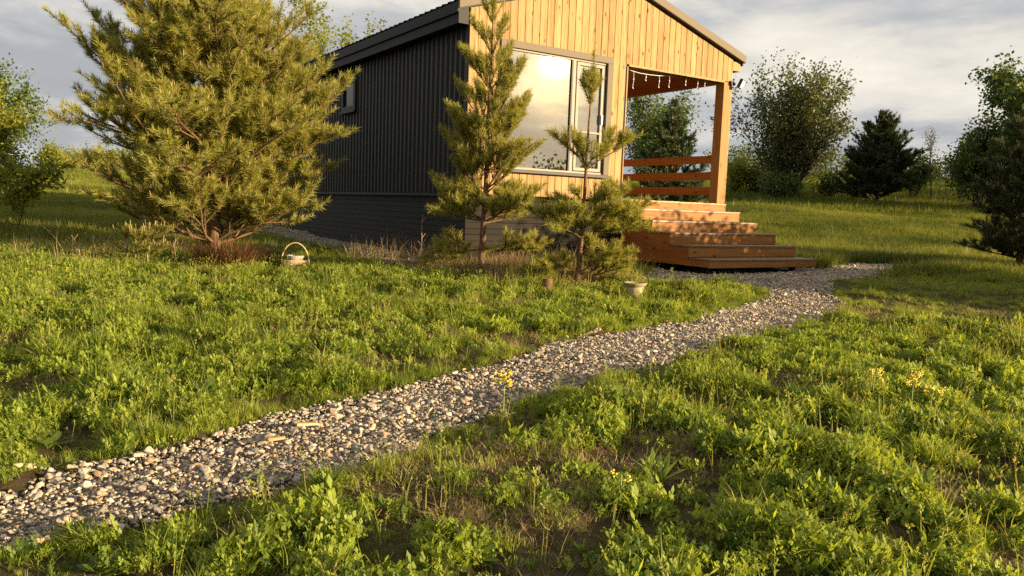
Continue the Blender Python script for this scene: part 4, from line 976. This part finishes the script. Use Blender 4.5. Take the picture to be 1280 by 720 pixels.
def build_grass():
    tufts = [tuft(200 + i, 22, (.05, .12), .0062, .05, (.3, 1.1)) for i in range(4)] + [tuft(206, 14, (.10, .20), .0055, .04, (.2, .8)), tuft(207, 16, (.08, .16), .0075, .05, (.5, 1.2)), tuft(208, 30, (.02, .05), .005, .07, (.4, 1.2), 2)]
    x, y, u, v = sample(62000, 13.5); ex, ey, eu, ev = sample(60000, 10.5); kk = near_path(ex, ey, .16); x, y, u, v = [np.r_[p, q[kk]] for p, q in ((x, ex), (y, ey), (u, eu), (v, ev))]; ok = ~on_gravel(x, y) & ~under_house(x, y)
    soil = open_soil(x, y); ok &= ~soil | (rng.uniform(0, 1, len(x)) < .6)
    clump = fbm(x * 4.6, y * 4.6, 19, 2); far = sstep(5, 10, u); short = (clump < .50) & (rng.uniform(0, 1, len(x)) > far * .7)
    cl = fbm(x * .8 + 9, y * .8, 51, 3); ok &= rng.uniform(0, 1, len(x)) < np.interp(cl, [.3, .5, .65], [.95, .8, .55])
    mown = inside(MOWN, x, y)
    x, y, u, v, mown, short, clump, soil = [q[ok] for q in (x, y, u, v, mown, short, clump, soil)]; n = len(x)
    lush = fbm(x * .7, y * .7, 61, 3); left = 1 - sstep(-.2, .5, v / np.maximum(u, 1)); sc = .5 + .6 * lush + .02 * left + 1.5 * np.clip(clump - .45, 0, .4) + rng.normal(0, .12, n); sc = np.clip(sc, .35, 1.6) * np.interp(u, [3, 8], [.78, .95]); sc[mown] *= .55; sc[near_path(x, y)] *= .7
    hs = np.clip(.75 + .5 * fbm(x * 1.7, y * 1.7, 66, 2), .5, 1.4)
    tint = np.clip(.62 + (fbm(x * .6 + 4, y * .6, 71, 3) - .5) * 1.0 + rng.normal(0, .2, n), 0, 1.3); dry = rng.uniform(0, 1, n) < .07; tint[dry] = rng.uniform(1.3, 1.9, dry.sum())
    idx = rng.choice(6, n, p=[.22, .22, .2, .2, .07, .09]); idx[(short | soil) & ~near_path(x, y)] = 6; lay('grass', x, y, idx, sc, tint, tufts, M['grass'], hs, .2)
    # clover and other low broad leaves
    x, y, u, v = sample(78000, 11.5); cl = fbm(x * .8 + 9, y * .8, 51, 3) + 1.15 * (fbm(x * 4.6, y * 4.6, 19, 2) - .5); ok = ~on_gravel(x, y) & ~under_house(x, y) & (rng.uniform(0, 1, len(x)) < np.interp(cl, [.38, .50, .64], [.05, .42, .9])); ok &= ~open_soil(x, y) | (rng.uniform(0, 1, len(x)) < .12); ok &= ~inside(MOWN, x, y)
    x, y = x[ok], y[ok]; n = len(x); protos = [clover(220 + i, 34, .072, (.015, .075), .0118) for i in range(4)] + [clover(226, 30, .08, (.03, .11), .017), rosette(228, 9, (.05, .10), .017, (.9, 2.4)), rosette(229, 8, (.05, .11), .02, (.9, 2.4))]
    lay('clover', x, y, rng.choice(7, n, p=[.2, .18, .16, .14, .14, .09, .09]), (rng.uniform(.5, 1.05, n) + .9 * np.clip(fbm(x * 4.6, y * 4.6, 19, 2) - .5, 0, .4)) * np.where(near_path(x, y), .65, 1.0), np.clip(.68 + rng.normal(0, .3, n), 0, 1.7), protos, M['clover'], None, .15)
    # seed stalks and straw
    x, y, u, v = sample(5200, 12.5); ok = ~on_gravel(x, y) & ~under_house(x, y) & ~inside(MOWN, x, y); ok &= rng.uniform(0, 1, len(x)) < np.interp(fbm(x * .9, y * .9, 81, 2), [.35, .6], [.15, .9]); x, y = x[ok], y[ok]; n = len(x)
    lay('seed_stalks', x, y, rng.integers(0, 3, n), rng.uniform(.6, 1.15, n), rng.uniform(.4, 1.7, n), [stalks(240 + i) for i in range(3)], M['grass'], None, .2)
    x, y, u, v = sample(40000, 11); ok = ~on_gravel(x, y) & ~under_house(x, y); ok &= open_soil(x, y) | (rng.uniform(0, 1, len(x)) < .10); x, y = x[ok], y[ok]; n = len(x)
    lay('dead_grass', x, y, rng.integers(0, 2, n), rng.uniform(.5, 1.0, n), rng.uniform(.1, 1.2, n), [tuft(250 + i, 14, (.03, .09), .003, .06, (.8, 1.8), 2) for i in range(2)], M['straw'], None, .25)
    # tall straw along the cabin foot and round the pines
    X = []; Y = []
    for (qx, qy, rad, cnt) in [(602, 345, .7, 110), (680, 356, .8, 120), (735, 360, .6, 80), (540, 335, .6, 70), (640, 340, .8, 90), (480, 325, .5, 30), (180, 325, 1.3, 60), (90, 320, 1.2, 40)]:
        gx, gy = ground_at(qx, qy); X += list(gx + rng.normal(0, rad * .55, cnt)); Y += list(gy + rng.normal(0, rad * .4, cnt))
    X, Y = np.array(X), np.array(Y); k = ~under_house(X, Y) & ~on_path(X, Y); X, Y = X[k], Y[k]
    lay('tall_straw', X, Y, rng.integers(0, 3, len(X)), rng.uniform(.7, 1.3, len(X)), rng.uniform(0, 1.3, len(X)), [tuft(260 + i, 12, (.16, .42), .0045, .07, (.2, .9), 4) for i in range(3)], M['straw'], None, .2)
    # meadow beyond the cabin
    fp = [tuft(270 + i, 34, (.10, .26), .011, .16, (.2, .9), 2) for i in range(4)]
    x, y, u, v = sample(62000, 32, 12.5, .72, 2); ok = ~on_gravel(x, y) & ~under_house(x, y); x, y, u = x[ok], y[ok], u[ok]; n = len(x)
    lay('meadow_grass', x, y, rng.integers(0, 4, n), (.7 + .6 * fbm(x * .5, y * .5, 83, 3)), np.clip(.5 + (fbm(x * .35, y * .35, 85, 3) - .5) * 1.6 + rng.normal(0, .15, n), 0, 1.6), fp, M['field'], np.clip(.6 + .8 * fbm(x * .25, y * .25, 87, 2), .5, 1.3), .15)
    fp2 = [tuft(280 + i, 34, (.16, .36), .03, .40, (.2, .9), 1) for i in range(3)]
    x, y, u, v = sample(52000, 74, 30, .72, 4); n = len(x)
    lay('far_meadow_grass', x, y, rng.integers(0, 3, n), rng.uniform(.7, 1.3, n), np.clip(.5 + (fbm(x * .15, y * .15, 89, 3) - .5) * 1.6 + rng.normal(0, .15, n), 0, 1.6), fp2, M['field'], None, .12)
build_grass()

# ---------------------------------------------------------------- single plants and small things
def place(px, py): x, y = ground_at(px, py); return x, y, float(gz(x, y))
def yellow_plant(qx, qy, H, seed, label, heads=9, lean=(0, 0)):
    x, y, z = place(qx, qy); r = np.random.default_rng(seed); t = thing('yellow_flower', label, 'flower', (x, y, z - .01), 0, 'yellow flowering weeds')
    mb = MB(); top = Vector((lean[0], lean[1], H)); mid = Vector((lean[0] * .3, lean[1] * .3, H * .55)); mb.tube([(0, 0, 0), mid, top], [.005, .004, .0025], 5)
    hp = []
    for k in range(heads):
        a = k * 2.4; q = r.uniform(.015, .055); h = H * r.uniform(.72, 1.0) ; b = mid.lerp(top, .4 + .5 * r.uniform()); p = Vector((top.x * h / H + q * math.cos(a), top.y * h / H + q * math.sin(a), h)); mb.tube([b, (b + p) / 2 + Vector((0, 0, -.006)), p], .0016, 4); hp.append(p)
    mb.build('stem', M['stem'], t)
    for p in hp:
        fl = MB()
        for k in range(9):
            c = p + Vector(r.normal(0, .008, 3)); fl.lathe([(0, -.004), (.0056, 0), (.0048, .005), (0, .006)], 5, c)
        fl.build('flower_head', M['yellow'], t)
    lv = []; vals = []
    for k in range(10):
        a = k * 2.4; h = H * .07 * k; lv.append(leaf_blade((top.x * h / H, top.y * h / H, h), (math.cos(a), math.sin(a), 0), .5, .06 * (1.2 - .06 * k), .018)); vals.append(r.uniform(.3, .9))
    V, F, A = collect(lv, vals); me = mesh_np('leaves', np.array(V), np.array(F)); set_attr(me, 'tint', np.array(A, np.float32)); link('leaves', me, M['weed'], t)
yellow_plant(629, 520, .27, 1, 'yellow flowering weed growing at the edge of the gravel path', 11)
yellow_plant(1138, 516, .26, 2, 'tallest of the yellow flowering weeds in the right grass', 11)
yellow_plant(1160, 522, .22, 3, 'leaning yellow flowering weed right beside the tallest one', 8, (.03, -.01))
yellow_plant(1090, 500, .20, 4, 'smaller pale yellow weed left of the tallest one in the right grass', 6)
yellow_plant(775, 628, .13, 6, 'short orange yellow bud on a thin stalk in the near grass', 2)
def weed(qx, qy, size, seed, label, n=14, w=.04, up=(.8, 2.0)):
    x, y, z = place(qx, qy); r = np.random.default_rng(seed); t = thing('broadleaf_weed', label, 'weed', (x, y, z), 0, 'broadleaf weeds in the near turf')
    for k in range(n):
        a = k * 2.4 + r.normal(0, .2); u = r.uniform(*up); L = size * r.uniform(.7, 1.1) / math.sqrt(1 + u * u); V, F = leaf_blade((0.01 * math.cos(a), .01 * math.sin(a), 0), (math.cos(a), math.sin(a), 0), u, L, w * r.uniform(.8, 1.1), droop=r.uniform(.1, .5))
        me = mesh_np('leaf', np.array(V), np.array(F), True); set_attr(me, 'tint', np.full(len(V), r.uniform(.35, 1.1), np.float32)); link('leaf', me, M['weed'], t)
weed(823, 603, .17, 1, 'bright upright rosette of spoon-shaped leaves in the near right turf', 18, .032)
weed(486, 640, .10, 2, 'small lit rosette just below the gravel path', 9, .03)
weed(1078, 470, .15, 3, 'leafy weed beside bare soil in the right grass', 14, .03)
weed(1060, 660, .13, 4, 'low spreading weed near the bottom right', 13, .04, (.4, 1.2))
weed(1150, 610, .14, 5, 'pale rosette weed in the lower right turf', 12, .034)
weed(258, 500, .17, 6, 'jagged thistle-like weed above the path on the left', 14, .03)
weed(905, 640, .12, 7, 'leafy clump left of the lower right bare patch', 13, .035, (.5, 1.4))
weed(590, 700, .14, 8, 'broad leaves at the bottom edge of the picture', 12, .045, (.4, 1.2))
weed(1225, 560, .16, 9, 'tall leafy weed near the right edge', 16, .03)
weed(60, 560, .13, 10, 'broadleaf clump at the left edge above the path', 13, .04, (.4, 1.2))
weed(130, 716, .085, 11, 'broadleaf clump under the path at the bottom left', 12, .04, (.4, 1.2))
weed(410, 610, .12, 12, 'grassy clump with wide leaves spilling onto the path', 11, .028)

def build_basket():
    x, y, z = place(369, 337); b = thing('wicker_basket', 'round wicker basket with tall hoop handle in the grass', 'basket', (x, y, z), R(-25)); b.scale = (.88,) * 3
    bowl = MB(); n = 22
    rows = 8
    for k in range(rows):
        rr = .155 + .05 * math.sin(k / (rows - 1) * 1.8); zz = .012 + k * .019
        bowl.tube([((rr + .005 * (-1) ** (i + k)) * math.cos(i * 6.2832 / n), (rr + .005 * (-1) ** (i + k)) * math.sin(i * 6.2832 / n), zz) for i in range(n + 1)], .0105, 5, False)
    bowl.build('bowl', M['wicker'], b, smooth=True)
    for i in range(11):
        a = i * 6.2832 / 11; MB().tube([(.15 * math.cos(a), .15 * math.sin(a), 0), (.205 * math.cos(a), .205 * math.sin(a), .09), (.2 * math.cos(a), .2 * math.sin(a), .16)], .006, 5).build('stake', M['wicker'], b)
    for off in (-.012, .012):
        MB().tube([(.205 * math.cos(t), off, .10 + .31 * math.sin(t)) for t in np.linspace(0, math.pi, 22)], .009, 6).build('handle', M['wicker'], b, smooth=True)
    p = thing('flower_pot', 'whitish flower pot set inside the wicker basket', 'flower pot', (x, y, z + .02), 0); p.scale = (.86,) * 3
    MB().lathe([(0, 0), (.09, 0), (.125, .17), (.135, .17), (.137, .2), (.12, .2), (.105, .15), (0, .15)], 24).build('pot', M['frame'], p, smooth=False)
    MB().lathe([(.0, .163), (.06, .168), (.112, .16)], 14).build('potting_soil', M['black'], p)
    x, y, z = place(793, 375); q = thing('planter_pot', 'cream plastic planter pot with flared rim standing in the grass by the steps', 'flower pot', (x, y, z + .02), 0); q.scale = (.85,) * 3
    MB().lathe([(0, 0), (.085, 0), (.095, .05), (.118, .15), (.112, .155), (.13, .165), (.155, .205), (.158, .215), (.146, .215), (.12, .17), (.1, .15), (0, .15)], 28).build('pot', M['cream'], q, smooth=True)
    MB().lathe([(0, .165), (.06, .172), (.118, .166)], 14).build('potting_soil', M['ground'], q)
    MB().tube([(.02, .01, .16), (.0, .0, .24), (-.03, .01, .3)], .006, 6).build('dead_stem', M['pine_bark'], q)
build_basket()
for i, (qx, qy, L, rz, lab) in enumerate([(385, 543, .13, 25, 'pale splinter of wood lying on the gravel, the upper one'), (345, 562, .11, 40, 'pale splinter of wood lying on the gravel, the lower one')]):
    x, y, z = place(qx, qy); mb = MB().hexa([(-L / 2, -.015, 0), (L / 2, -.008, 0), (L / 2, .01, 0), (-L / 2, .014, 0), (-L / 2, -.012, .014), (L / 2 - .02, -.006, .012), (L / 2 - .03, .008, .012), (-L / 2 + .01, .012, .014)])
    tag(mb.build('wood_splinter', M['deck'], None, (x, y, z + .05), (R(5), R(6), R(rz - 20))), lab, 'wood splinter')
def build_dry_clump():
    x, y, z = place(288, 335); r = np.random.default_rng(5); t = thing('dead_grass_clump', 'rusty brown mound of dead grass under the big pine', 'dead grass', (x, y, z))
    P = []; A = []
    for i in range(1700):
        a = r.uniform(0, 6.28); q = .36 * math.sqrt(r.uniform()); P.append(blade_strip(r, (q * 1.4 * math.cos(a), q * math.sin(a), -.01), a + r.normal(0, .4), r.uniform(.28, .62) * (1.1 - q), .007, r.uniform(.3, 1.5), 4)); A.append(r.uniform(0, 1.2) ** 1.5)
    V, F, A = collect(P, A); me = mesh_np('blades', np.array(V), np.array(F)); set_attr(me, 'tint', np.array(A, np.float32)); link('blades', me, M['brownstraw'], t)
build_dry_clump()
def stick(qx, qy, H, lean, rad, label, name='dry_stalk', mat='straw_solid'):
    x, y, z = place(qx, qy); pts = [(lean * k * k + .01 * math.sin(9 * k + qx), .01 * math.cos(7 * k + qy), H * k - .02) for k in np.linspace(0, 1, 8)]; mb = MB().tube(pts, [rad * (1 - .6 * k / 7) for k in range(8)], 6)
    for k in (3, 4, 6): p = Vector(pts[k]); mb.tube([p, p + Vector((.05 * (-1) ** k, 0, .07))], rad * .4, 4)
    o = mb.build(name, M['wicker'], None, (x, y, z), (0, 0, -YAW)); tag(o, label, 'stalk', 'dry stalks round the big pine')
stick(186, 335, .95, -.09, .008, 'tall knotted dry stalk in front of the big pine branches')
stick(218, 335, .42, .02, .006, 'short dry stalk left of the rusty grass mound')
stick(80, 322, .55, -.42, .005, 'thin bent dry stalk at the far left')
stick(102, 330, .40, -.12, .005, 'leaning dry stalk right of the bent one at the far left')
stick(525, 335, .8, .03, .006, 'upright dry stem against the dark skirting')
stick(540, 338, .38, -.22, .005, 'slanting dry stem near the cabin corner')
def stump(qx, qy, H, rad, label):
    x, y, z = place(qx, qy); t = thing('tree_stump', label, 'stump', (x, y, z - .05)); r = np.random.default_rng(int(qx)); n = 12
    prof = [(rad * 1.35, 0), (rad * 1.08, .1), (rad, H)]; mb = MB().lathe(prof, n); V = np.array(mb.v); V[:, :2] *= 1 + r.normal(0, .06, (len(V), 1)); mb.v = [tuple(v) for v in V]; mb.build('bark', M['pine_bark'], t, smooth=True)
    MB().lathe([(0, H + .004), (rad * .98, H - .004)], n).build('cut_face', M['deck'], t)
stump(684, 366, .22, .06, 'weathered stump in straw left of the slender pine')
stump(729, 366, .20, .045, 'weathered stump in straw at the foot of the slender pine')
